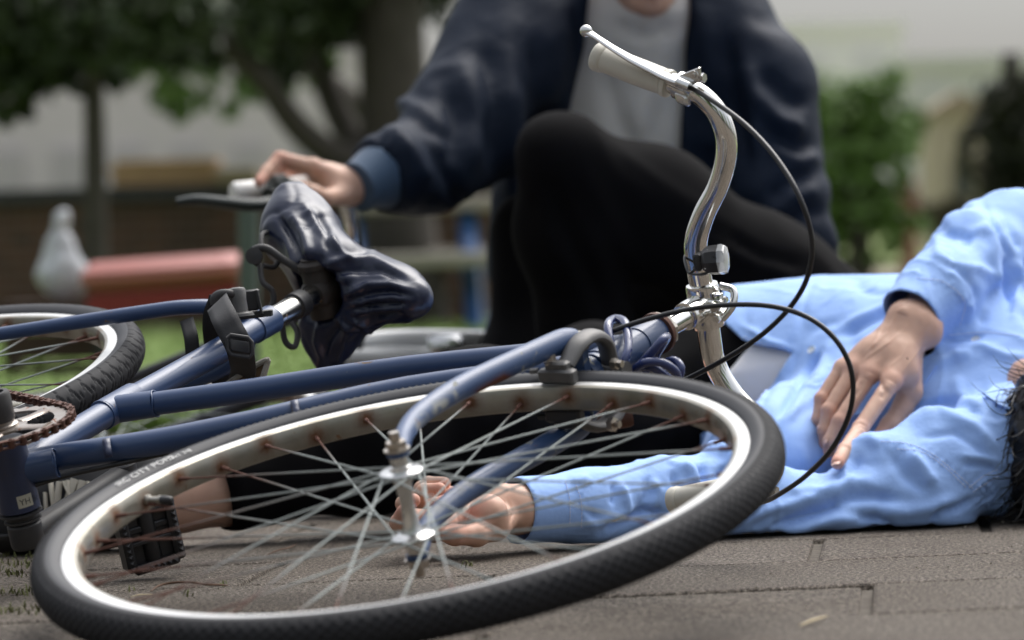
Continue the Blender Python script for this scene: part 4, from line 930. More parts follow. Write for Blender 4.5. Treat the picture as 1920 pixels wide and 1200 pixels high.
# separate near front panel edge, placket
for pts in ([(1652, 828), (1700, 832), (1745, 850), (1790, 885), (1826, 918)], [(1682, 842), (1728, 848), (1770, 875), (1812, 915)], [(1816, 915), (1845, 892), (1872, 880)], [(1824, 922), (1850, 905), (1872, 893)],
            [(975, 908), (992, 940), (995, 985)], [(1060, 903), (1068, 940), (1068, 985)], [(1080, 910), (1090, 945), (1090, 990)], [(1668, 590), (1700, 575), (1750, 590), (1768, 625)], [(1718, 522), (1770, 530), (1808, 565), (1800, 610)],
            [(1718, 745), (1735, 718), (1753, 690)], [(1780, 628), (1850, 624), (1915, 630)], [(1848, 742), (1870, 728), (1894, 724)], [(1395, 632), (1430, 645), (1475, 653)], [(1455, 700), (1430, 740), (1405, 770)]):
    b = MB(); stitches(TS, pts, b)
    if b.n: b.build('seam', m_stitch, ly)
for px, py in ((1522, 656), (1830, 637)):
    c, n_ = cast(TS, px, py); n_ = n_ if n_ @ FWD < 0 else -n_
    b = MB(); b.add(*lathe(c - n_ * .0005, n_, [(.0055, 0), (.0058, .0008), (.0054, .0020), (.0044, .0015), (.0042, .0012), (.001, .0012)], 24)); b.build('button', m_button, ly)
# pocket edge / collar point as folded cloth
def flap(pts, name, lift=.0025, m_=m_shirt):
    o = []; 
    for x, y in pts:
        c, n_ = cast(TS, x, y)
        if c is None: return
        if n_ @ FWD > 0: n_ = -n_
        o.append(c + n_ * lift)
    cen = np.mean(o, 0); V = [cen] + o; Fx = [(0, i, i % len(o) + 1) for i in range(1, len(o) + 1)]
    k = mesh(name, V, Fx, m_, ly, smooth=False); md = k.modifiers.new('t', 'SOLIDIFY'); md.thickness = .002
flap([(1845, 746), (1868, 728), (1898, 722), (1905, 740), (1898, 776), (1870, 762)], 'collar', .004)
flap([(1735, 718), (1756, 686), (1742, 688), (1722, 724), (1716, 748)], 'pocket_edge', .002)
b = MB(); q_ = on_surface(TS, [(1352, 600), (1372, 620), (1400, 646), (1432, 652), (1480, 658)], .0004, 10)
if len(q_) > 3: b.add(*tube([a for a, _ in q_], .0022, 8, 2)); b.build('hem', m_shirt, ly)

# undershirt and trousers
V, F = surface(lambda p: np.maximum(tord(p, -.012), -(p[:, 2] - .006)), [.1, 4.55, -.01], [.5, 5.25, .34], .008)
V = relax(V, F, 3); N = vnormals(V, F); V = V + N * (.004 * ridge(V, 9, 8) * 1.0 - .002)[:, None]; q = proj(V)
kp = ~inpoly(q, [(900, 500), (1440, 500), (1428, 620), (1352, 700), (1318, 740), (1266, 792), (1240, 845), (1200, 900), (1180, 1100), (900, 1100)])
V_, F_, _ = cull(V, F, kp); V_ = smooth_edge(V_, F_, 14); o = mesh('undershirt', V_, F_, m_tee, ly); md = o.modifiers.new('t', 'SOLIDIFY'); md.thickness = .001; md.offset = -1
KN = Q(905, 4.62, .135); AN = Q(392, 4.455, .060)
def tro(p):
    d = np.maximum(tord(p, -.018), -(p[:, 2] - .006)); d = np.maximum(d, (p[:, 0] - .33))
    d = smin(d, chain(p, [Q(1235, 4.93, .10), Q(1100, 4.80, .115), KN, Q(700, 4.54, .105), AN], [.085, .085, .078, .068, .052], .05), .04)
    d = smin(d, chain(p, [Q(1280, 5.12, .11), Q(1120, 5.06, .135), Q(930, 4.98, .12), Q(720, 4.93, .080), Q(645, 4.90, .07)], [.10, .095, .075, .060, .055], .05), .04)
    return np.maximum(d, -(p[:, 2] - .003))
V, F = surface(tro, [-.45, 4.3, -.01], [.40, 5.3, .34], .009)
V = relax(V, F, 3); N = vnormals(V, F); V = V + N * (.006 * ridge(V, 7, 18) + .002 * ridge(V, 18, 3) - .003)[:, None]; V[:, 2] = np.maximum(V[:, 2], .003)
kp = ((V - AN) @ unit(AN - Q(700, 4.54, .105)) < -.004); kp |= V[:, 1] > 4.75
V_, F_, _ = cull(V, F, kp); V_ = smooth_edge(V_, F_, 14); o = mesh('trousers', V_, F_, m_trouser, ly); md = o.modifiers.new('t', 'SOLIDIFY'); md.thickness = .0015; md.offset = -1

# body: torso, neck, head, forearms, hands, ankle in one mesh
fop = [hp_([(815, 996, 4.13), (762, 1004, 4.10), (747, 980, 4.085), (758, 958, 4.075)]), hp_([(815, 972, 4.17), (764, 968, 4.15), (757, 945, 4.13), (775, 938, 4.11)]),
       hp_([(825, 950, 4.20), (779, 936, 4.195), (795, 921, 4.180), (824, 917, 4.165)]), hp_([(842, 930, 4.235), (790, 917, 4.23), (803, 907, 4.22), (834, 906, 4.215)])]
tho = hp_([(930, 988, 4.14), (893, 1003, 4.11), (852, 1003, 4.085), (822, 997, 4.075)])
ops = hand_sdf(P(972, 955, 4.195), P(1120, 950, 4.27), (.034, .0270), fop, tho, palm=[(P(915, 965, 4.135), .0230), (P(915, 932, 4.20), .0200), (P(870, 960, 4.18), .0160)], fr=(.0105, .0096, .0090, .0082))
HC = Q(2062, 4.54, .120); hup = unit([.93, -.25, .05]); hfw = unit([.12, .50, .86])
hfn, hat, _ = head_sdf(HC, hup, hfw)
def bodyc(p):
    d = smin(tord(p, -.03), armd(p, -.022), .03); d = smin(d, farm(p, -.026), .03)
    d = smin(d, cone(p, Q(1960, 4.74, .13), HC - hup * .05 - hfw * .01, .062, .055), .03); d = smin(d, hfn(p), .012)
    return np.maximum(d, -(p[:, 2] - .006))
Vb, Fb = surface(bodyc, [-.05, 4.1, -.01], [1.0, 5.25, .50], .009); Vb = relax(Vb, Fb, 1)
kb = ~((np.linalg.norm(Vb - WR, axis=1) < .10) | (np.linalg.norm(Vb - W2, axis=1) < .09)); Vb, Fb, _ = cull(Vb, Fb, kb)
V1, F1 = surface(chs, P(1500, 900, 4.38) - [.05, 0, .05], P(1810, 500, 4.90) + [.02, 0, .03], .0016); V1 = relax(V1, F1, 2)
# veins and knuckle creases on the back of the hand
N1 = vnormals(V1, F1)
V1 = folds(V1, N1, [([(1660, 600), (1640, 640), (1625, 680)], 2.6, .0011), ([(1700, 612), (1670, 640), (1640, 660), (1612, 682)], 2.6, .0010), ([(1705, 640), (1690, 670), (1665, 690)], 2.2, .0008), ([(1680, 590), (1662, 625), (1620, 665)], 2.6, .0011), ([(1735, 640), (1705, 680), (1690, 700)], 2.4, .0007),
  ([(1602, 808), (1614, 800), (1626, 808)], 1.5, -.0009), ([(1600, 800), (1612, 793), (1626, 800)], 1.5, -.0009), ([(1604, 815), (1614, 810), (1622, 815)], 1.2, -.0006), ([(1576, 842), (1585, 837), (1594, 842)], 1.3, -.0006), ([(1650, 712), (1660, 735), (1650, 750)], 5, -.0022), ([(1615, 712), (1612, 730), (1600, 745)], 4, -.0020), ([(1672, 716), (1668, 722), (1660, 730)], 9, .0020), ([(1633, 700), (1630, 706), (1626, 712)], 8, .0018), ([(1690, 576), (1693, 582), (1690, 590)], 9, .0022)])
V0, F0 = surface(ops, P(735, 1075, 4.0) - [.03, .02, 0], P(1130, 880, 4.35) + [.02, 0, .03], .0016); V0 = relax(V0, F0, 2)
N0 = vnormals(V0, F0); V0 = folds(V0, N0, [([(838, 960), (842, 980), (830, 1000)], 1.8, -.0012), ([(860, 930), (855, 960), (862, 990)], 1.8, -.0012), ([(950, 935), (962, 960), (955, 985)], 2.2, -.0012), ([(895, 925), (880, 950), (868, 985)], 2.0, -.0014), ([(820, 910), (818, 918), (820, 926)], 1.3, -.0007), ([(905, 995), (925, 985), (940, 990)], 2, -.001)]); V0[:, 2] = np.maximum(V0[:, 2], .001)
ank = lambda p: smin(chain(p, [Q(470, 4.475, .066), Q(330, 4.44, .055), Q(262, 4.42, .055)], [.046, .036, .040], .02), chain(p, [Q(262, 4.42, .06), Q(180, 4.40, .045)], [.04, .035], .02), .02)
VA, FA = surface(ank, [-.52, 4.3, -.01], [-.26, 4.55, .14], .006); VA = relax(VA, FA, 1)
ank2 = lambda p: chain(p, [Q(680, 4.92, .078), Q(560, 4.90, .065), Q(520, 4.90, .06)], [.042, .034, .038], .02)
VB, FB = surface(ank2, [-.36, 4.8, -.01], [-.15, 5.0, .14], .006)
def red_at(V, pts):
    r = np.zeros(len(V)); 
    for c, rad, a in pts: r = np.maximum(r, a * np.exp(-(np.linalg.norm(V - c, axis=1) / rad) ** 2))
    return r
r1 = red_at(V1, [(f[0], .013, .55) for f in chest[:3]] + [(f[1], .010, .65) for f in chest] + [(f[3], .012, .8) for f in chest] + [(f[2], .008, .4) for f in chest] + [(thumb[3], .016, .6)])
r0 = red_at(V0, [(f[3], .014, .6) for f in fop] + [(f[0], .020, .55) for f in fop] + [(P(865, 945, 4.12), .028, .75), (P(840, 990, 4.09), .025, .7), (tho[3], .015, .6)])
Vx, Fx, Rx = add_islands([(Vb, Fb, np.zeros(len(Vb))), (V1, F1, r1), (V0, F0, r0), (VA, FA, np.zeros(len(VA))), (VB, FB, np.zeros(len(VB)))])
mesh('body', Vx, Fx, m_skin, ly, attr={'red': Rx})
TH = bvh(V1, F1); nl = []
for (px, py), bk, w_ in (((1567, 866), chest[0][2], .0118), ((1650, 817), thumb[2], .0100), ((1533, 802), chest[3][2], .0080), ((1546, 829), chest[2][2], .0085)):
    c, n_ = cast(TH, px, py)
    if c is not None: n_ = n_ if n_ @ FWD < 0 else -n_; nl.append((c + n_ * .0006, bk, n_, w_))
TO = bvh(V0, F0)
for (px, py), bk in (((828, 901), fop[3][2]), ((806, 925), fop[2][2] + [-.01, 0, 0])):
    c, n_ = cast(TO, px, py)
    if c is not None: n_ = unit((n_ if n_ @ FWD < 0 else -n_) + [0, 0, .6]); nl.append((c + n_ * .0004, bk, n_, .0100))
nails(nl, ly)
c, n_ = cast(TH, 1701, 672); b = MB(); b.add(*ball(c, .0012, seg=8)); b.build('mole', mat('mole', (.10, .04, .025), .6), ly)
lips(hat, ly); eyes(hat, hfw, ly)
# hair: cap plus curling locks
hR = np.stack([np.cross(hup, hfw), hfw, hup])
def hairf(p):
    d = ell(p, HC - hfw * .018 + hup * .032, (.088, .098, .100), hR); d = np.maximum(d, -ell(p, HC + hfw * .078 - hup * .035, (.075, .062, .098), hR)); return np.maximum(d + .006 * noise(p, 26) + .004 * noise(p, 60), -(p[:, 2] - .004))
V, F = surface(hairf, HC - .16, HC + .17, .005); mesh('hair', V, F, m_hair, ly)
HM = Q(1958, 4.49, .088)
V, F = surface(lambda p: np.maximum(ell(p, HM, (.054, .065, .094)) + .007 * noise(p, 26) + .004 * noise(p, 60), -(p[:, 2] - .004)), HM - .14, HM + .14, .005); mesh('hair', V, F, m_hair, ly)
b = MB(); r_ = random.Random(3)
for i in range(1700):
    if i % 2:
        th = r_.uniform(0, 2 * math.pi); ph = r_.uniform(-1, 1); d = unit([math.cos(th) * math.sqrt(1 - ph * ph), math.sin(th) * math.sqrt(1 - ph * ph), ph])
        if d[1] > .3: continue
        p0 = HM + d * np.array([.051, .063, .089]); v = unit(np.array([-.3, -.1, -.9]) + rng.normal(size=3) * .35); v = unit(v - d * (v @ d)); pts = [p0]; cu = rng.normal(size=3) * .35; L_ = r_.uniform(.010, .020)
        for k in range(4): v = unit(v + np.cross(v, cu) * .6 + d * (.03 if k < 2 else -.1)); pts.append(pts[-1] + v * L_)
        pts = np.array(pts); pts[:, 2] = np.maximum(pts[:, 2], .004); b.add(*tube(pts, [.0015, .0014, .0011, .0007, .0002], 5, 3, flat=(1, .5))); continue
    th = r_.uniform(0, 2 * math.pi); ph = r_.uniform(-1, 1); d = unit([math.cos(th) * math.sqrt(1 - ph * ph), math.sin(th) * math.sqrt(1 - ph * ph), ph])
    if d[0] > .35 or d[1] > .45: continue
    p0 = HC - hfw * .012 + hup * .03 + (d @ hR[0]) * hR[0] * .086 + (d @ hR[1]) * hR[1] * .094 + (d @ hR[2]) * hR[2] * .098
    if (p0 - HC) @ hfw > .058 and (p0 - HC) @ hup < .07: continue
    g_ = unit(np.array([-.55, -.1, -.8]) - d * (np.array([-.55, -.1, -.8]) @ d) + rng.normal(size=3) * .28); pts = [p0]; v = g_; cu = rng.normal(size=3) * .3; L_ = r_.uniform(.012, .022)
    for k in range(4):
        v = unit(v + np.cross(v, cu) * .55 + d * (.02 if k < 2 else -.10) + np.array([0, 0, -.05])); pts.append(pts[-1] + v * L_)
    pts = np.array(pts); pts[:, 2] = np.maximum(pts[:, 2], .004)
    b.add(*tube(pts, [.0015, .0014, .0011, .0007, .0002], 5, 3, flat=(1, .5)))
for i in range(14):
    py = r_.uniform(700, 1000); p0 = P(1890 + r_.uniform(0, 14), py, 4.49); v = unit([-.7, r_.uniform(-.3, .3), r_.uniform(-.8, .5)]); pts = [p0]; cu = np.array([0, r_.choice([-1, 1]) * r_.uniform(.4, 1.1), 0])
    for k in range(5): v = unit(v + np.cross(v, cu) * .5); pts.append(pts[-1] + v * r_.uniform(.002, .005))
    b.add(*tube(pts, [.0004, .0004, .0003, .0003, .0002, .0001], 4, 3))
b.build('hair_locks', m_hair, ly)
# trainer with laces
def shoef(p):
    d = chain(p, [Q(232, 4.42, .060), Q(150, 4.40, .060), Q(60, 4.385, .052), Q(20, 4.38, .042)], [.045, .050, .045, .035], .03)
    d = smin(d, cone(p, Q(215, 4.42, .06), Q(250, 4.425, .085), .042, .040), .03); d = smin(d, cone(p, Q(170, 4.40, .10), Q(90, 4.39, .085), .022, .020), .03); return np.maximum(d, -(p[:, 2] - .004))
V, F = surface(shoef, [-.72, 4.25, -.01], [-.42, 4.52, .17], .005); V = relax(V, F, 2)
shoe = mesh('shoe', V, F, m_shoe, ly); TSh = bvh(V, F)
b = MB()
for a_, c_ in (((95, 905), (105, 985)), ((112, 905), (100, 990)), ((128, 903), (132, 985)), ((120, 905), (140, 950)), ((85, 925), (88, 990)), ((140, 900), (120, 960)), ((118, 955), (128, 1000)), ((155, 903), (140, 960)), ((165, 905), (170, 950))):
    q_ = on_surface(TSh, [a_, ((a_[0] + c_[0]) / 2, (a_[1] + c_[1]) / 2), c_], .002, 5)
    if len(q_) > 3: b.add(*tube([x for x, _ in q_], .0048, 8, 1, flat=(1, .45)))
q_ = on_surface(TSh, [(165, 920), (185, 905), (210, 900), (222, 892), (238, 897)], .004, 6)
if len(q_) > 3: b.add(*tube([x for x, _ in q_], .0060, 8, 1, flat=(1, .6)))
b.build('laces', m_lace, shoe)
V, F = surface(lambda p: np.maximum(shoef(p) - .004, p[:, 2] - .028), [-.74, 4.24, -.01], [-.42, 4.53, .06], .005); mesh('sole', V, F, m_sole, shoe)
b = MB(); b.add(*tube([Q(650, 4.905, .10), Q(600, 4.90, .092), Q(560, 4.90, .095)], .006, 8, 4)); b.build('red_sock_band', mat('red_cloth', (.28, .02, .02), .8), ly)

# ---------------------------------------------------------------- man crouching behind
kn = thing('person', [.2, 5.7, 0], 'person in navy jacket and grey sweater crouching behind with one knee raised', 'person')
KA = hp_([(958, 40, 5.86), (930, 130, 5.82), (868, 240, 5.74), (800, 305, 5.64), (725, 325, 5.56), (672, 349, 5.52)])
def lsl(p, g=0): return chain(p, KA, [x + g for x in (.085, .088, .090, .070, .052, .0365)], .04)
def rsl(p, g=0): return chain(p, hp_([(1372, 75, 5.94), (1432, 160, 5.90), (1452, 270, 5.86), (1462, 360, 5.82), (1488, 470, 5.80), (1450, 560, 5.74)]), [x + g for x in (.075, .074, .070, .066, .062, .050)], .04)
def jt(p, g=0):
    d = ell(p, P(1190, 90, 6.00), (.215 + g, .13 + g, .20 + g)); d = smin(d, cone(p, P(990, 20, 5.93), P(1345, 50, 5.96), .085 + g, .078 + g), .06)
    d = smin(d, ell(p, P(1200, 300, 6.02), (.215 + g, .15 + g, .22 + g)), .08); d = smin(d, ell(p, P(1260, 480, 6.02), (.23 + g, .15 + g, .16 + g)), .08)
    d = smin(d, cone(p, P(1000, 150, 5.90), P(960, 500, 5.88), .065 + g, .040 + g), .05)
    return d
def jack(p): return smin(smin(jt(p), lsl(p), .03), rsl(p), .03)
V, F = surface(jack, [-.35, 5.35, .0], [.62, 6.25, .95], .011); V = relax(V, F, 2); N = vnormals(V, F)
jf = [([(760, 195), (800, 230), (860, 260)], 14, -.014), ([(745, 190), (770, 200), (800, 215)], 14, .016), ([(700, 240), (740, 290), (760, 330)], 14, -.012), ([(720, 235), (770, 290), (800, 350)], 16, .012), ([(830, 150), (860, 230), (850, 330)], 18, -.014), ([(860, 110), (890, 220), (890, 330)], 18, .012), ([(900, 60), (930, 200), (925, 340)], 16, -.012),
      ([(800, 250), (840, 330), (860, 390)], 14, -.012), ([(950, 60), (965, 250), (960, 400)], 14, .012), ([(1000, 40), (1010, 200), (1000, 300)], 18, -.012), ([(1060, 20), (1050, 150), (1040, 230)], 18, .010), ([(1320, 30), (1330, 200), (1340, 330)], 20, .010), ([(1360, 60), (1370, 200), (1400, 330)], 18, -.014),
      ([(1420, 130), (1470, 180), (1520, 200)], 15, -.014), ([(1410, 170), (1460, 230), (1520, 245)], 14, .012), ([(1430, 230), (1480, 270), (1535, 275)], 13, -.014), ([(1440, 270), (1500, 300), (1545, 295)], 15, .014), ([(1430, 380), (1480, 340), (1530, 320)], 14, -.014), ([(1440, 420), (1490, 370), (1540, 350)], 14, .012), ([(1450, 450), (1500, 400), (1550, 400)], 14, -.010), ([(1400, 100), (1420, 200), (1410, 300)], 14, .012)]
V = folds(V, N, jf); V = V + N * (.009 * ridge(V, 5, 60, 1.3) + .003 * ridge(V, 12, 31) - .006)[:, None]; q = proj(V)
cut = inpoly(q, [(1132, -200), (1098, 120), (1068, 225), (1060, 420), (1290, 420), (1262, 285), (1280, 150), (1292, -200)]) & (N[:, 1] < .3) & (lsl(V) > .03) & (rsl(V) > .03)
cn = unit(KA[4] - KA[5]); cut |= ((V - KA[5]) @ cn < .035) & (lsl(V) < .05)
V_, F_, _ = cull(V, F, ~cut); V_ = smooth_edge(V_, F_, 20); o = mesh('jacket', V_, F_, m_jacket, kn); md = o.modifiers.new('t', 'SOLIDIFY'); md.thickness = .003; md.offset = -1
b = MB(); b.add(*tube([KA[5] + cn * .048, KA[5] + cn * .035, KA[5] + cn * .01, KA[5] - cn * .004, KA[5] - cn * .005, KA[5] + cn * .01], [.050, .047, .039, .0375, .033, .032], 40, 1, caps=False)); b.build('cuff', m_cuff, kn)
V, F = surface(lambda p: smin(jt(p, -.022), cone(p, P(1208, 60, 5.93), P(1212, -30, 5.93), .066, .060), .04), [-.1, 5.6, .1], [.5, 6.25, .95], .012); V = relax(V, F, 2); N = vnormals(V, F)
V = folds(V, N, [([(1130, 120), (1160, 220), (1200, 290)], 18, -.010), ([(1240, 100), (1200, 200), (1190, 280)], 18, .010), ([(1140, 40), (1210, 70), (1280, 40)], 12, -.010), ([(1140, 20), (1210, 45), (1280, 15)], 9, .008), ([(1250, 180), (1230, 250), (1240, 300)], 15, -.008)]); V = V + N * (.007 * ridge(V, 6, 77))[:, None]
mesh('sweater', V, F, m_knit, kn)
KN1 = P(1052, 297, 5.42)
def ktr(p):
    d = chain(p, [P(1570, 650, 5.72), P(1430, 545, 5.63), P(1225, 395, 5.52), KN1], [.112, .100, .084, .062], .06)
    d = smin(d, chain(p, [KN1, P(1065, 430, 5.47), P(1100, 620, 5.52), Q(1110, 5.52, .06)], [.062, .070, .062, .055], .05), .03)
    d = smin(d, chain(p, [P(1330, 560, 6.0), P(1150, 560, 5.88), Q(985, 5.74, .14)], [.12, .10, .075], .05), .04)
    d = smin(d, chain(p, [P(985, 430, 5.78), Q(990, 5.76, .16), Q(985, 5.76, .06)], [.055, .060, .060], .05), .05)
    return np.maximum(d, -(p[:, 2] - .003))
V, F = surface(ktr, [-.1, 5.2, -.01], [.75, 6.2, .62], .010); V = relax(V, F, 3); N = vnormals(V, F)
V = folds(V, N, [([(1010, 300), (1060, 420), (1130, 560), (1150, 640)], 16, -.010), ([(1130, 260), (1250, 350), (1400, 450)], 14, .004), ([(1350, 430), (1430, 480), (1520, 500)], 9, -.008), ([(1300, 440), (1420, 500), (1500, 520)], 12, .006), ([(1080, 300), (1150, 420), (1230, 560)], 20, .005), ([(1040, 340), (1020, 420), (1060, 520)], 14, .006)]); V = V + N * (.005 * ridge(V, 6, 14) - .002)[:, None]; V[:, 2] = np.maximum(V[:, 2], .003)
o = mesh('trousers', V, F, m_trouser, kn)
kf = [hp_([(588, 312, 5.50), (524, 296, 5.50), (500, 322, 5.48), (486, 342, 5.46)]), hp_([(592, 318, 5.53), (534, 306, 5.54), (512, 332, 5.53), (505, 352, 5.52)]), hp_([(598, 326, 5.56), (548, 318, 5.57), (532, 340, 5.56), (526, 356, 5.55)]), hp_([(606, 336, 5.58), (566, 328, 5.59), (554, 346, 5.58), (548, 360, 5.57)])]
kth = hp_([(640, 366, 5.50), (612, 372, 5.47), (588, 362, 5.45), (572, 350, 5.44)])
khs = hand_sdf(P(655, 350, 5.525), P(735, 328, 5.57), (.033, .028), kf, kth, palm=[(P(612, 335, 5.53), .022), (P(630, 358, 5.51), .020)], fr=(.0105, .0096, .0090, .0080))
V1, F1 = surface(khs, P(465, 420, 5.36) - [.02, 0, .02], P(760, 250, 5.70) + [.02, 0, .03], .0028); V1 = relax(V1, F1, 1)
h2, at2, R2 = head_sdf(P(1215, -114, 5.80), [0, -.22, 1], [0, -1, -.22])
def kb_(p):
    d = smin(jt(p, -.05), h2(p), .01); d = smin(d, cone(p, P(1210, 60, 5.95), P(1213, -60, 5.86), .055, .052), .03); d = smin(d, lsl(p, -.033), .02); d = smin(d, rsl(p, -.03), .02); return d
Vb, Fb = surface(kb_, [-.35, 5.35, .0], [.62, 6.25, 1.12], .010); Vb, Fb, _ = cull(Vb, Fb, np.linalg.norm(Vb - KA[5], axis=1) > .07)
rk_ = red_at(V1, [(f[1], .02, .5) for f in kf] + [(f[3], .02, .6) for f in kf]); Vx, Fx, Rx = add_islands([(Vb, Fb, np.zeros(len(Vb))), (V1, F1, rk_)]); mesh('body', Vx, Fx, m_skin, kn, attr={'red': Rx})
lips(at2, kn); eyes(at2, None, kn)
def hair2(p):
    c = P(1215, -114, 5.80); d = ell(p, at2(0, -.018, .045), (.086, .100, .095), R2); d = np.maximum(d, -ell(p, at2(0, .085, -.035), (.080, .07, .085), R2)); return d + .008 * noise(p, 24)
V, F = surface(hair2, P(1215, -114, 5.80) - .18, P(1215, -114, 5.80) + .2, .007); mesh('hair', V, F, m_hair, kn)
for s_, (x_, y_, z_) in ((1, (1110, 5.45, 0)),):
    b = lambda p: np.maximum(chain(p, [Q(1110, 5.55, .04), Q(1095, 5.40, .04), Q(1085, 5.28, .03)], [.048, .044, .034], .03), -(p[:, 2] - .003))
    V, F = surface(b, [-.1, 5.1, -.01], [.3, 5.7, .12], .007); mesh('shoe', V, F, m_shoe, kn)
# ================================================================== the place
def sheet(name, pts, z, m_, kind='structure', sub=1):
    V = [(x, y, z) for x, y in pts]; return tag(mesh(name, V, [tuple(range(len(V)))], m_, smooth=False), kind=kind)
# --- gritty concrete pavers with open joints
PV = bpy.data.materials.new('gritty_pavers'); PV.use_nodes = True; t = PV.node_tree; N = t.nodes; L = t.links; bs = N['Principled BSDF']; bs.inputs['Roughness'].default_value = .85; bs.inputs['Specular IOR Level'].default_value = .3
tc = N.new('ShaderNodeTexCoord')
def nz(scale, det=4, rg=.6, vec=None, sx=None):
    n = N.new('ShaderNodeTexNoise'); n.inputs['Scale'].default_value = scale; n.inputs['Detail'].default_value = det; n.inputs['Roughness'].default_value = rg
    L.new(vec or tc.outputs['Object'], n.inputs['Vector']); return n.outputs[0]
def rmp(src, st):
    r = N.new('ShaderNodeValToRGB'); L.new(src, r.inputs[0]); e = r.color_ramp.elements
    e[0].position, e[0].color = st[0][0], (*st[0][1], 1); e[1].position, e[1].color = st[-1][0], (*st[-1][1], 1)
    for p, c in st[1:-1]: x = e.new(p); x.color = (*c, 1)
    return r.outputs[0]
def mx(a, b_, f, mode='MIX'):
    x = N.new('ShaderNodeMix'); x.data_type = 'RGBA'; x.blend_type = mode; L.new(a, x.inputs[6]); L.new(b_, x.inputs[7])
    (L.new(f, x.inputs[0]) if not isinstance(f, float) else x.inputs[0].__setattr__('default_value', f)); return x.outputs[2]
grain = rmp(nz(240, 3, .9), [(.36, (.016, .013, .010)), (.45, (.075, .064, .051)), (.54, (.180, .166, .148)), (.66, (.45, .42, .385))])
blot = rmp(nz(3.5, 6, .65), [(.3, (.72, .66, .60)), (.7, (1.0, .98, .96))]); col = mx(grain, blot, 1.0, 'MULTIPLY')
vor = N.new('ShaderNodeTexVoronoi'); vor.inputs['Scale'].default_value = 260; L.new(tc.outputs['Object'], vor.inputs['Vector'])
peb = rmp(vor.outputs['Color'], [(.2, (.75, .70, .66)), (.9, (1.12, 1.08, 1.04))]); col = mx(col, peb, .8, 'MULTIPLY')
L.new(col, bs.inputs['Base Color'])
bmp = N.new('ShaderNodeBump'); bmp.inputs['Strength'].default_value = 1.0; bmp.inputs['Distance'].default_value = .0042; L.new(nz(260, 4, .8), bmp.inputs['Height']); L.new(bmp.outputs[0], bs.inputs['Normal'])
m_joint = mat('joint_sand', (.045, .034, .024), .95, var=.5, vscale=50, vcol=(.15, .13, .105), bump=.004, bscale=200, bstr=1)
# each paver a block with a rounded edge and slightly different height: one sheet of stone paving
a_ = R_(11); cx, sx_ = math.cos(a_), math.sin(a_); ox, oy = Q(1505, 4.13, 0)[:2]
D_ = .297; W_ = .62; b = MB(); j = .0009
for r_i in range(-6, 16):
    for c_i in range(-9, 10):
        u0 = c_i * W_ + (0 if r_i % 2 == 0 else -W_ * .62 + .0) ; v0 = r_i * D_ - .13
        X = ox + (u0 * cx - v0 * sx_ * .0); Y = oy + (u0 * sx_ + v0 * 1.0)
        if Y < 2.2 or Y > 7.4 or abs(X) > 2.6: continue
        gj = .0055
        dz = rng.uniform(-.0012, .0012); tx, ty = rng.uniform(-.0012, .0012, 2); V = []
        for ins, z in ((0, -.03), (0, -.005), (.0015, -.0018), (.005, 0)):
            for uu, vv in ((ins + gj, ins + j), (W_ - ins - gj, ins + j), (W_ - ins - gj, D_ - ins - j), (ins + gj, D_ - ins - j)):
                V.append((X + uu * cx + vv * .105, Y + uu * sx_ + vv, z + dz - .0012 + tx * (uu / W_ - .5) + ty * (vv / D_ - .5)))
        F = [(k * 4 + q_, k * 4 + (q_ + 1) % 4, k * 4 + 4 + (q_ + 1) % 4, k * 4 + 4 + q_) for k in range(3) for q_ in range(4)] + [(12, 13, 14, 15)]
        b.add(V, F)
pav = tag(b.build('pavement', PV, smooth=False), kind='structure')
sheet('ground', [(-120, -20), (120, -20), (120, 200), (-120, 200)], -.0065, m_joint)
# grit and moss in the joints, crumbs on the stones
def scatter(name, pts, size, m_, sp=.35, kind='stuff', lab=None, cat=None):
    b = MB()
    for p in pts:
        s = size * rng.uniform(.4, 1.5); V, F = obox([0, 0, 0], [s, 0, 0], [0, s * rng.uniform(.5, 1), 0], [0, 0, s * .6]); V = np.array(V) * rng.uniform(.6, 1.1, (8, 1))
        a = rng.uniform(0, 6.28); Rz = np.array([[math.cos(a), -math.sin(a), 0], [math.sin(a), math.cos(a), 0], [0, 0, 1]]); b.add(V @ Rz.T + p, F)
    return tag(b.build(name, m_, smooth=False), kind=kind, label=lab, cat=cat)
gp = [(rng.uniform(-1.1, 1.3), rng.uniform(2.9, 6.0), .0008) for _ in range(700)]; scatter('grit', gp, .0010, mat('grit', (.42, .38, .32), .9, var=.5, vscale=300, vcol=(.30, .26, .21)))
def blades(name, spots, m_, h=(.01, .03), r=.0012):
    V = []; F = []
    for x, y, z in spots:
        a = rng.uniform(0, 6.28); L_ = rng.uniform(*h); d = np.array([math.cos(a), math.sin(a), 0]); s = np.array([-d[1], d[0], 0]) * r; p = np.array([x, y, z]); k = len(V)
        V += [p - s, p + s, p + d * L_ * .35 + [0, 0, L_ * .7] + s * .7, p + d * L_ * .35 + [0, 0, L_ * .7] - s * .7, p + d * L_ * .9 + [0, 0, L_ * .9]]; F += [(k, k + 1, k + 2, k + 3), (k + 3, k + 2, k + 4)]
    return tag(mesh(name, V, F, m_, smooth=False), kind='stuff')
m_grass = mat('grass', (.16, .27, .05), .75, var=.5, vscale=3, vcol=(.24, .31, .09), spots=[((.28, .24, .12), 6, .63, .9)])
m_moss = mat('moss', (.085, .11, .03), .9, var=.5, vscale=70, vcol=(.16, .14, .06))
ms = []
for i in range(500):
    px = rng.uniform(-60, 75); py = rng.choice([1040, 1078, 1112, 1146, 1060]) + rng.normal() * 4.0; g0 = G(px, py); ms.append((g0[0], g0[1], 0))
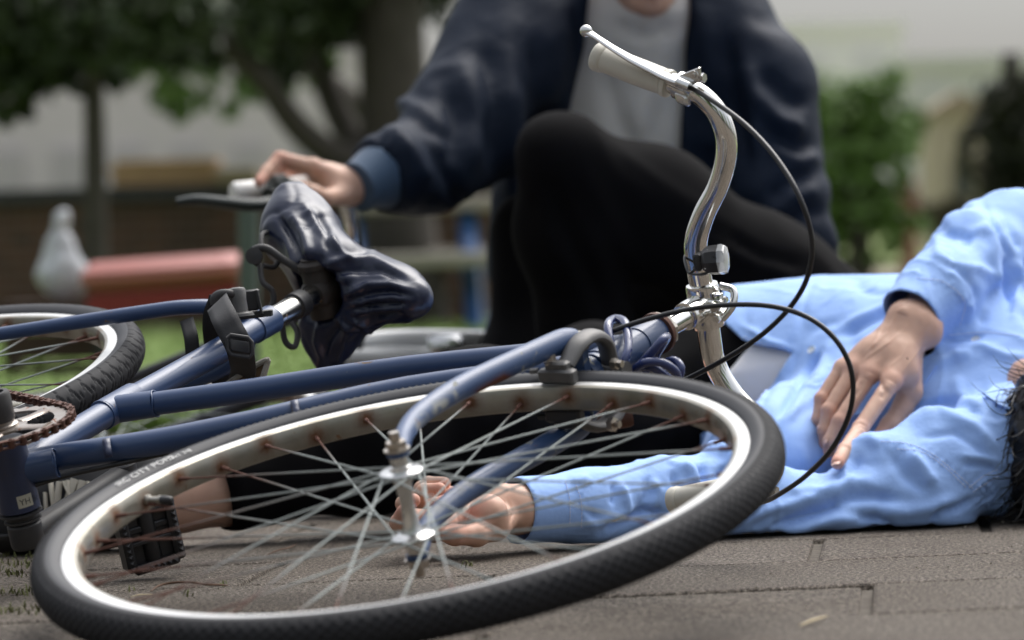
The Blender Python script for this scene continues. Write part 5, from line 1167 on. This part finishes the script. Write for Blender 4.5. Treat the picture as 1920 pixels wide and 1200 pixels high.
for (px, py, n_) in ((875, 1062, 9), (350, 1118, 8), (415, 1098, 6), (1205, 1052, 5), (240, 1108, 5)):
    for i in range(n_): g0 = G(px + rng.normal() * 6, py + rng.normal() * 1.5); ms.append((g0[0], g0[1], 0))
blades('moss_tufts', ms, m_moss, (.003, .009), .0010)
# twigs and straws on the stones
def twig(pts, r, m_, lab):
    b = MB(); b.add(*tube([G(x, y) + [0, 0, r + .0008 + dz] for x, y, dz in pts], [r * .5] + [r] * (len(pts) - 2) + [r * .4], 7, 6)); tag(b.build('twig', m_, loc=G(pts[0][0], pts[0][1])), lab, 'twig')
m_twig = mat('dry_bark', (.11, .06, .035), .85, bump=.001, bscale=400); m_straw = mat('straw', (.46, .38, .24), .8)
twig([(283, 1112, 0), (300, 1103, .001), (330, 1101, .003), (362, 1103, .004), (385, 1107, .004), (410, 1104, .002), (428, 1101, 0)], .0013, m_twig, 'thin brown twig on the paving inside the wheel, beside the black pedal')
twig([(555, 1023, 0), (545, 1032, .002), (520, 1040, .003), (500, 1044, 0)], .0009, m_twig, 'small reddish brown twig under the spokes left of the hub')
twig([(1500, 1178, .0), (1525, 1172, .002), (1552, 1162, .001)], .0016, m_straw, 'pale straw lying on the paving in front, bottom right of the photo')
twig([(245, 1122, 0), (262, 1120, .001), (285, 1117, 0)], .0008, m_straw, 'short pale straw on the paving under the pedal')

# --- lawn, far path, bank
sheet('lawn_soil', [(-60, 7.25), (60, 7.25), (60, 34), (-60, 34)], -.003, mat('lawn_soil', (.12, .19, .05), .95, var=.5, vscale=2, vcol=(.12, .13, .05)))
gs = []
for i in range(110000):
    Y = 7.4 + 26 * rng.random() ** 1.5; x = rng.uniform(-.17, .17) * Y if i % 2 else rng.uniform(-.6, .6) * Y; gs.append((x, Y, -.003))
o = blades('grass', gs, m_grass, (.03, .08), .006)
sheet('path', [(-60, 34), (60, 34), (60, 52), (-60, 52)], -.002, mat('tan_gravel', (.27, .22, .16), .95, var=.4, vscale=1, vcol=(.20, .17, .13)))
V = []; F = []; nx, ny = 60, 24
for i in range(nx + 1):
    for k in range(ny + 1):
        x = -70 + 140 * i / nx; y = 52 + 90 * k / ny; V.append((x, y, -.01 + 1.7 * (1 - math.exp(-(k / ny) * 2.2)) + .12 * math.sin(x * .3 + k)))
for i in range(nx):
    for k in range(ny): a = i * (ny + 1) + k; F.append((a, a + ny + 1, a + ny + 2, a + 1))
tag(mesh('grass_bank', V, F, mat('bank_grass', (.16, .25, .06), .9, var=.5, vscale=.5, vcol=(.24, .25, .10))), kind='structure')

# --- trees
m_bark = mat('bark', (.040, .033, .026), .9, var=.4, vscale=9, vcol=(.07, .06, .05), bump=.02, bscale=9, bstr=.8)
def leafmat(n, c1, c2): return mat(n, c1, .55, var=.6, vscale=1.6, vcol=c2, spec=.4)
m_lf1 = leafmat('dark_leaves', (.022, .036, .013), (.05, .075, .025)); m_lf2 = leafmat('green_leaves', (.11, .19, .045), (.16, .25, .07)); m_lf3 = leafmat('deep_leaves', (.018, .022, .010), (.04, .04, .018))
def tree(loc, trunk, blobs, n, size, lm, label, group=None, cat='tree', name='tree', jitter=1.0, holes=()):
    t_ = thing(name, loc, label, cat, group); b = MB()
    for pts, rs in trunk: b.add(*tube([np.array(p_, float) for p_ in pts], rs, 12, 5))
    b.build('trunk', m_bark, t_); V = []; F = []; tot = sum(bl[1] ** 2 for bl in blobs)
    for c, r in blobs:
        # leaf clumps: light outline, gaps between
        k = max(6, int(n * r * r / tot / 26))
        for q_ in range(k):
            d = rng.normal(size=3); d /= np.linalg.norm(d); cc = np.array(c) + d * r * rng.uniform(.25, 1.05) ** .6 * np.array([1, 1, .85])
            for _ in range(26):
                p_ = cc + rng.normal(size=3) * r * .13 * jitter
                if holes:
                    pj = proj(p_[None])[0]
                nn = unit(rng.normal(size=3) + [0, 0, .6]); e_ = unit(np.cross(nn, rng.normal(size=3))); f_ = np.cross(nn, e_); s = size * rng.uniform(.6, 1.3); kk = len(V)
                V += [p_ - e_ * s, p_ - f_ * s * .45, p_ + e_ * s, p_ + f_ * s * .45 + nn * s * .15]; F.append((kk, kk + 1, kk + 2, kk + 3))
    mesh('crown', V, F, lm, t_, smooth=False); return t_
def PP(px, py, Y): return P(px, py, Y)
# big tree behind the man: trunk at 680-800
tree(G(745, 640) * 0 + Q(745, 17.0, 0), [([Q(748, 17, -.02), P(742, 380, 17), P(738, 180, 17), P(730, -60, 17), P(720, -500, 17)], [.24, .17, .155, .15, .12]), ([P(738, 330, 17), P(640, 300, 16.9), P(560, 240, 16.8), P(500, 160, 16.7), P(430, 90, 16.6), P(340, 20, 16.5)], [.09, .075, .065, .055, .05, .03]), ([P(735, 300, 17), P(660, 260, 17.2), P(600, 130, 17.3), P(570, 0, 17.4)], [.08, .07, .06, .05])],
     [(P(560, -60, 17), .42), (P(420, -20, 16.6), .42), (P(640, 30, 17.2), .24), (P(700, -160, 17), .5), (P(470, 60, 16.8), .26), (P(560, 70, 17.4), .20), (P(860, -40, 17.4), .30), (P(520, 140, 17), .10)], 5200, .05, m_lf1, 'large dark tree with thick trunk and slanting limb, behind the crouching person', 'trees in the park')
tree(Q(180, 15.0, 0), [([Q(182, 15, -.02), P(178, 300, 15), P(175, 150, 15), P(170, -40, 15)], [.055, .045, .04, .03])],
     [(P(180, 0, 15), .38), (P(60, 20, 15), .34), (P(300, 10, 15.2), .30), (P(20, 120, 15.1), .24), (P(120, 110, 15.1), .20), (P(250, 80, 15.2), .18), (P(-60, 60, 15), .4), (P(330, 90, 15.3), .13), (P(10, 200, 15.3), .10), (P(200, 150, 15.1), .08)], 5200, .045, m_lf1, 'thin trunked dark leafed tree at the left edge above the brick wall', 'trees in the park')
tree(Q(742, 21.0, 0), [([Q(742, 21, -.02), P(738, 300, 21), P(640, 170, 21), P(480, 60, 21), P(380, -40, 21)], [.09, .08, .06, .05, .04])],
     [(P(370, 120, 21), .28), (P(460, 170, 21), .18), (P(300, 40, 21), .4), (P(550, 110, 21.4), .22), (P(340, 200, 21.4), .10)], 1900, .06, m_lf2, 'grey green tree seen through the gap between the two dark trees', 'trees in the park')
tree(Q(1610, 24.0, 0), [([Q(1612, 24, -.02), P(1612, 420, 24), P(1608, 300, 24)], [.09, .08, .05])],
     [(P(1600, 210, 24), .33), (P(1560, 290, 24), .30), (P(1650, 290, 24), .28), (P(1690, 260, 24), .24), (P(1600, 440, 24), .22), (P(1680, 430, 24), .20), (P(1545, 440, 24), .18), (P(1640, 180, 24), .2), (P(1560, 180, 24), .2), (P(1590, 360, 24), .26), (P(1660, 380, 24), .20), (P(1540, 400, 24), .2)], 5200, .05, m_lf2, 'wide bright green bush to the right of the crouching person', cat='bush', name='bush')
tree(Q(1900, 22.0, 0), [([Q(1905, 22, -.02), P(1900, 300, 22), P(1895, 100, 22)], [.10, .09, .05])],
     [(P(1890, 300, 22), .28), (P(1960, 230, 22), .38), (P(1860, 250, 22), .16), (P(1930, 360, 22), .3), (P(1905, 210, 22), .2)], 4200, .05, m_lf3, 'dark tree at the right edge above the raised blue sleeve', cat='tree')
hd = tree(Q(1760, 40.0, 0), [([Q(1760, 40, -.02), P(1760, 440, 40)], [.1, .06])], [(P(1590 + i * 34, 402 + (i % 3) * 6, 40), .19) for i in range(11)], 3600, .07, leafmat('olive_leaves', (.06, .065, .03), (.10, .09, .05)), 'low olive brown hedge far behind at the right', cat='hedge', name='hedge')

# --- far buildings
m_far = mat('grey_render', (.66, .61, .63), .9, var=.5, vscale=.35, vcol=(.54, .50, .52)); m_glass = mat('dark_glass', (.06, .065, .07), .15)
def building(x0, x1, ytop, Y, m_, label, rows, cols, wm=m_glass, depth=8):
    A = Q(x0, Y, 0); Bq = Q(x1, Y, 0); H_ = P((x0 + x1) / 2, ytop, Y)[2]; t_ = thing('building', [(A[0] + Bq[0]) / 2, Y + depth / 2, 0], label, 'building'); W2_ = (Bq[0] - A[0]) / 2; c = np.array([(A[0] + Bq[0]) / 2, Y + depth / 2, H_ / 2])
    b = MB(); b.add(*obox(c, [W2_, 0, 0], [0, depth / 2, 0], [0, 0, H_ / 2])); b.build('wall', m_, t_, smooth=False)
    b = MB(); b.add(*obox(c + [0, 0, H_ / 2 + .12], [W2_ + .15, 0, 0], [0, depth / 2 + .15, 0], [0, 0, .12])); b.build('roof', m_, t_, smooth=False)
    for r in range(rows):
        for k in range(cols):
            w_ = W2_ * 2 / cols; h_ = H_ / rows; b = MB(); b.add(*obox([A[0] + w_ * (k + .5), Y - .03, h_ * (r + .55)], [w_ * .26, 0, 0], [0, .04, 0], [0, 0, h_ * .27])); b.build('window', wm, t_, smooth=False)
    return t_
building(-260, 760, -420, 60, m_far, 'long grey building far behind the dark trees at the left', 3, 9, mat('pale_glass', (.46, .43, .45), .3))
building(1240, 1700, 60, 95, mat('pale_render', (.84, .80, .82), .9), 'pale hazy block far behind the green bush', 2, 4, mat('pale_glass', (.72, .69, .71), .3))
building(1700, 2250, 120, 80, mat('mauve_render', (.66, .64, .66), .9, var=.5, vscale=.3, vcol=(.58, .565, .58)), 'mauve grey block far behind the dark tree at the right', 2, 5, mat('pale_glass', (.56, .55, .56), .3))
hs_ = thing('building', Q(1795, 60, 0), 'small sand coloured house between the green bush and the dark tree', 'house')
b = MB(); c0 = Q(1795, 61, 0); zt = P(1795, 215, 61)[2]; b.add(*obox(c0 + [0, 0, zt / 2], [.48, 0, 0], [0, 1, 0], [0, 0, zt / 2])); b.build('wall', mat('sand_render', (.40, .34, .27), .9), hs_, smooth=False)
b = MB(); b.add([c0 + [-.58, -1.1, zt], c0 + [.58, -1.1, zt], c0 + [.58, 1.1, zt], c0 + [-.58, 1.1, zt], c0 + [0, -1.1, zt + .35], c0 + [0, 1.1, zt + .35]], [(0, 1, 4), (2, 3, 5), (0, 4, 5, 3), (1, 2, 5, 4), (3, 2, 1, 0)]); b.build('roof', mat('tan_tiles', (.30, .24, .18), .9), hs_, smooth=False)
b = MB(); b.add(*obox(c0 + [0, -1.02, zt * .45], [.14, 0, 0], [0, .03, 0], [0, 0, zt * .2])); b.build('window', m_glass, hs_, smooth=False)

# --- low brick wall with a dark coping and planks
m_brick = mat('brown_brick', (.10, .050, .032), .9, var=.5, vscale=3, vcol=(.055, .033, .024)); 
t = m_brick.node_tree
bk = t.nodes.new('ShaderNodeTexBrick'); tcb = t.nodes.new('ShaderNodeTexCoord'); mp_ = t.nodes.new('ShaderNodeMapping'); mp_.inputs['Rotation'].default_value = (R_(90), 0, 0); t.links.new(tcb.outputs['Object'], mp_.inputs[0]); t.links.new(mp_.outputs[0], bk.inputs['Vector'])
bk.inputs['Scale'].default_value = 4.5; bk.inputs['Color1'].default_value = (.115, .055, .034, 1); bk.inputs['Color2'].default_value = (.06, .034, .024, 1); bk.inputs['Mortar'].default_value = (.13, .11, .095, 1); t.links.new(bk.outputs[0], t.nodes['Principled BSDF'].inputs['Base Color'])
wl = thing('brick_wall', Q(330, 17.5, 0), 'low brown brick wall with dark coping behind the fallen bicycles', 'wall'); A = Q(-160, 17.6, 0); Bq = Q(960, 17.6, 0); zt = P(330, 372, 17.5)[2]
b = MB(); b.add(*obox((A + Bq) / 2 + [0, .15, zt / 2], [(Bq[0] - A[0]) / 2, 0, 0], [0, .14, 0], [0, 0, zt / 2])); b.build('brickwork', m_brick, wl, smooth=False)
b = MB(); b.add(*obox((A + Bq) / 2 + [0, .15, zt + .03], [(Bq[0] - A[0]) / 2 + .03, 0, 0], [0, .18, 0], [0, 0, .032])); b.build('coping', mat('dark_coping', (.045, .045, .048), .8), wl, smooth=False)
def plank_stack(px0, px1, py0, py1, Y, label, colr):
    c = (P(px0, py1, Y) + P(px1, py1, Y)) / 2; ht = P(px0, py0, Y)[2] - P(px0, py1, Y)[2]; w_ = (P(px1, py1, Y)[0] - P(px0, py1, Y)[0]) / 2; t_ = thing('plank_stack', c, label, 'planks'); n_ = 4
    for k in range(n_): b = MB(); b.add(*obox([c[0] + rng.uniform(-.03, .03), c[1], zt + .064 + ht * (k + .5) / n_], [w_ * rng.uniform(.85, 1), 0, 0], [0, .10, 0], [0, 0, ht / n_ * .46], .2)); b.build('plank', colr, t_, smooth=False)
plank_stack(205, 425, 296, 345, 17.7, 'stack of orange brown planks on top of the low brick wall', mat('orange_timber', (.50, .32, .18), .85, var=.5, vscale=8, vcol=(.38, .24, .13)))
plank_stack(412, 500, 316, 345, 17.65, 'short stack of pale planks on the wall beside the longer stack', mat('pale_timber', (.40, .32, .21), .85))
# red padded bench, crate with knotted bag, post
rb = thing('bench', Q(315, 10.0, 0), 'low bench with faded red padded seat beyond the rear wheel', 'bench'); c = P(312, 524, 10.0)
b = MB(); b.add(*obox(c + [0, 0, .018], [.215, 0, .010], [0, .16, 0], [0, 0, .042], .7)); b.build('seat', mat('faded_red_vinyl', (.42, .13, .11), .55, var=.4, vscale=5, vcol=(.36, .15, .13)), rb)
b = MB(); b.add(*obox(c + [0, 0, -.055], [.20, 0, .009], [0, .145, 0], [0, 0, .028])); b.build('seat_frame', mat('red_paint', (.22, .02, .018), .5), rb, smooth=False)
for sx in (-1, 1):
    for sy in (-1, 1): b = MB(); b.add(*obox([c[0] + sx * .17, c[1] + sy * .11, (c[2] - .08) / 2], [.014, 0, 0], [0, .014, 0], [0, 0, (c[2] - .08) / 2 + .01])); b.build('leg', m_black, rb, smooth=False)
cr = thing('crate', Q(112, 10.3, 0), 'dark brown wooden crate under the pale knotted bag', 'crate'); cz = P(115, 563, 10.3)[2]
for k in range(3):
    b = MB(); b.add(*obox([Q(112, 10.3, 0)[0], 10.15, cz * (k + .5) / 3], [.13, 0, 0], [0, .01, 0], [0, 0, cz / 3 * .44])); b.build('slat', mat('dark_timber', (.05, .028, .018), .85), cr, smooth=False)
b = MB(); b.add(*obox([Q(112, 10.3, 0)[0], 10.3, cz - .01], [.13, 0, 0], [0, .13, 0], [0, 0, .009])); 
for sx in (-1, 1): b.add(*obox([Q(112, 10.3, 0)[0] + sx * .12, 10.3, cz / 2], [.008, 0, 0], [0, .12, 0], [0, 0, cz / 2 - .02]))
b.build('crate_body', mat('dark_timber', (.05, .028, .018), .85), cr, smooth=False)
pbx = Q(118, 10.3, cz); bg_ = lambda p: smin(smin(ell(p, pbx + [.002, 0, .065], (.072, .06, .066)), ell(p, pbx + [-.004, 0, .135], (.042, .038, .060)), .04), ell(p, pbx + [.006, 0, .222], (.026, .022, .030)), .03) + .007 * noise(p, 22)
V, F = surface(bg_, pbx - [.12, .1, .01], pbx + [.12, .1, .27], .006); mesh('bag', V, F, mat('milky_plastic', (.50, .52, .54), .35, var=.4, vscale=12, vcol=(.40, .42, .45)), None, loc=pbx); tag(bpy.data.objects['bag'], 'pale knotted plastic bag standing on the dark crate at the left', 'bag')
b = MB(); b.add(*tube([Q(466, 9.2, -.02), P(466, 385, 9.2)], .026, 14, 1)); b.add(*lathe(P(466, 386, 9.2), [0, 0, 1], [(.026, 0), (.030, .004), (.030, .012), (.012, .018)], 14)); tag(b.build('post', mat('grey_green_paint', (.075, .095, .09), .6), loc=Q(466, 9.2, 0)), 'grey green metal post behind the covered saddle', 'post')
b = MB(); b.add(*tube([Q(1706, 36, -.02), P(1703, 350, 36)], .085, 14, 1)); b.add(*lathe(P(1703, 350, 36), [0, 0, 1], [(.085, 0), (.085, .03), (.03, .06)], 14)); tag(b.build('post', mat('red_brown_paint', (.15, .035, .025), .6), loc=P(1706, 440, 36)), 'short red brown post in front of the low hedge', 'post')
# picnic table with blue steel legs
pt = thing('picnic_table', Q(800, 15.8, 0), 'picnic table with pale boards on blue steel legs behind the crouching person', 'table'); m_wd = mat('weathered_boards', (.36, .33, .29), .85, var=.4, vscale=8, vcol=(.28, .25, .21)); m_bs = mat('blue_steel', (.025, .09, .25), .4)
for n_, (x0, x1, y_, Yp, th, dp) in {'table_top': (650, 1020, 385, 16.2, .028, .34), 'bench_board': (640, 1010, 489, 15.6, .030, .13), 'bench_board ': (640, 1010, 480, 17.0, .030, .13)}.items():
    a0, a1 = P(x0, y_ + 3, Yp), P(x1, y_ - 6, Yp); c = (a0 + a1) / 2; b = MB(); b.add(*obox(c, (a1 - a0) / 2 * [1, 0, 0], [0, dp, 0], [0, 0, th], .3)); b.build(n_.strip(), m_wd, pt, smooth=False)
zt_ = P(800, 400, 16.2)[2]; zb_ = P(800, 500, 15.6)[2]
for lx in (668, 884):
    b = MB(); b.add(*tube([Q(lx + 10, 15.5, 0), Q(lx - 8, 16.0, zt_)], .042, 8, 1)); b.add(*tube([Q(lx + 10, 17.0, 0), Q(lx - 8, 16.4, zt_)], .042, 8, 1)); b.add(*tube([Q(lx, 15.5, zb_), Q(lx, 17.1, zb_)], .028, 8, 1)); b.build('leg', m_bs, pt)

# ================================================================== the second bicycle, held by the crouching man
b2 = thing('bicycle', Q(560, 5.6, 0), 'second bicycle with silver frame and cream grip lying behind, its handlebar under a hand', 'bicycle')
m_silver = mat('silver_paint', (.78, .79, .78), .3, .3, coat=.3); m_tan = mat('tan_rubber', (.42, .36, .26), .6)
n2 = unit([-.06, -.10, 1]); C2 = Q(190, 5.55, .10)
def tread0(a, s): return np.where(np.abs(s) < .9, (np.sin(a / .004) > 0) * .0008, 0)
wheel(C2, n2, 'front_wheel', b2, tread0, nseg=300, longrust=False)
C3 = Q(1210, 6.45, .12)
wheel(C3, unit([-.05, -.12, 1]), 'rear_wheel', b2, tread0, nseg=300, longrust=False)
HB = P(632, 655, 5.52)
b = MB(); b.add(*tube([HB, P(665, 600, 5.60)], .019, 18, 1)); b.add(*tube([P(640, 650, 5.53), P(760, 640, 5.66), P(960, 642, 5.95)], .0185, 18, 4)); b.add(*tube([P(640, 668, 5.52), P(760, 668, 5.64), P(960, 672, 5.93), P(1100, 690, 6.1)], .0175, 18, 4)); b.add(*tube([P(960, 642, 5.95), P(1100, 690, 6.1)], .015, 14, 1)); b.add(*tube([P(1100, 690, 6.1), C3], .011, 12, 1)); b.add(*tube([P(960, 642, 5.95), C3], .010, 12, 1))
b.build('frame', m_silver, b2)
b = MB()
for s in (1, -1): b.add(*tube([HB + n2 * .045 * s + [.01, 0, 0], HB + n2 * .05 * s - [.06, 0, .0], C2 + n2 * .05 * s], [.013, .0125, .008], 14, 5))
b.add(*obox(HB, [.01, 0, 0], [0, .012, 0], n2 * .047, .4)); b.build('fork', mat('dark_fork', (.03, .03, .035), .4, .3), b2)
b = MB(); b.add(*lathe(P(655, 640, 5.56), unit(P(665, 600, 5.60) - HB), [(.018, -.03), (.026, -.026), (.026, .02), (.02, .025)], 20)); b.add(*tube([P(690, 665, 5.60), P(640, 640, 5.5), P(610, 665, 5.5)], .012, 10, 5)); b.build('headset', m_black, b2)
gA, gB = P(440, 362, 5.50), P(588, 346, 5.57)
b = MB(); b.add(*tube([P(662, 600, 5.60), P(668, 560, 5.62), P(664, 470, 5.63), P(655, 400, 5.62), P(630, 352, 5.60), P(590, 346, 5.57), gA], .0112, 18, 8)); b.build('handlebar', m_chrome, b2)
b = MB(); dg = unit(gB - gA); b.add(*lathe(gA - dg * .004, dg, [(.002, 0), (.014, .001), (.0165, .006), (.0165, .03), (.0155, .05), (.0155, .117), (.0165, .118), (.0165, .122), (.012, .123)], 26)); b.build('grip', m_white, b2)
b = MB(); b.add(*tube([P(332, 379, 5.44), P(370, 375, 5.44), P(420, 380, 5.43), P(470, 385, 5.43), P(512, 380, 5.45)], [.0085, .0110, .0125, .0140, .0145], 14, 6, flat=(1, .7))); b.add(*tube([P(505, 372, 5.48), P(545, 358, 5.52)], [.016, .020], 16, 1)); b.add(*lathe(P(520, 355, 5.5), dg, [(.012, -.01), (.022, -.008), (.022, .012), (.012, .014)], 18)); b.build('brake_lever', mat('dark_green_lever', (.008, .016, .014), .45), b2)
b = MB(); b.add(*obox(P(830, 652, 5.7), unit([1, .25, 0]) * .030, [0, 0, .021], [.005, -.018, 0], .4)); b.build('frame_clamp', m_alu, b2)

# --- trees added out of frame: mirrored in chrome and paint, they dim the sky fill
def copy_tree(t_, loc, sc__, rot):
    r = t_.copy(); COL.objects.link(r); r.location = Vector(loc); r.scale = (sc__,) * 3; r.rotation_euler = (0, 0, rot)
    for c in list(t_.children): k = c.copy(); COL.objects.link(k); k.parent = r
    return r
for i, (x, y, s_) in enumerate(((-9, -7, 3.6), (-4.5, -11, 4.2), (1, -12.5, 4.4), (6, -10.5, 4.0), (10.5, -6, 3.8), (13, 1, 3.6), (-12.5, 0, 3.8), (-13, 8, 3.6), (13.5, 9, 3.2), (-8, -14, 4.6), (9, -14, 4.6))):
    r = copy_tree(bpy.data.objects['bush'], (x, y, 0), s_, i * 1.3); tag(r, 'tall green tree out of view, added round the paving for reflections', 'tree', 'unseen trees added round the paving'); r.name = 'tree'
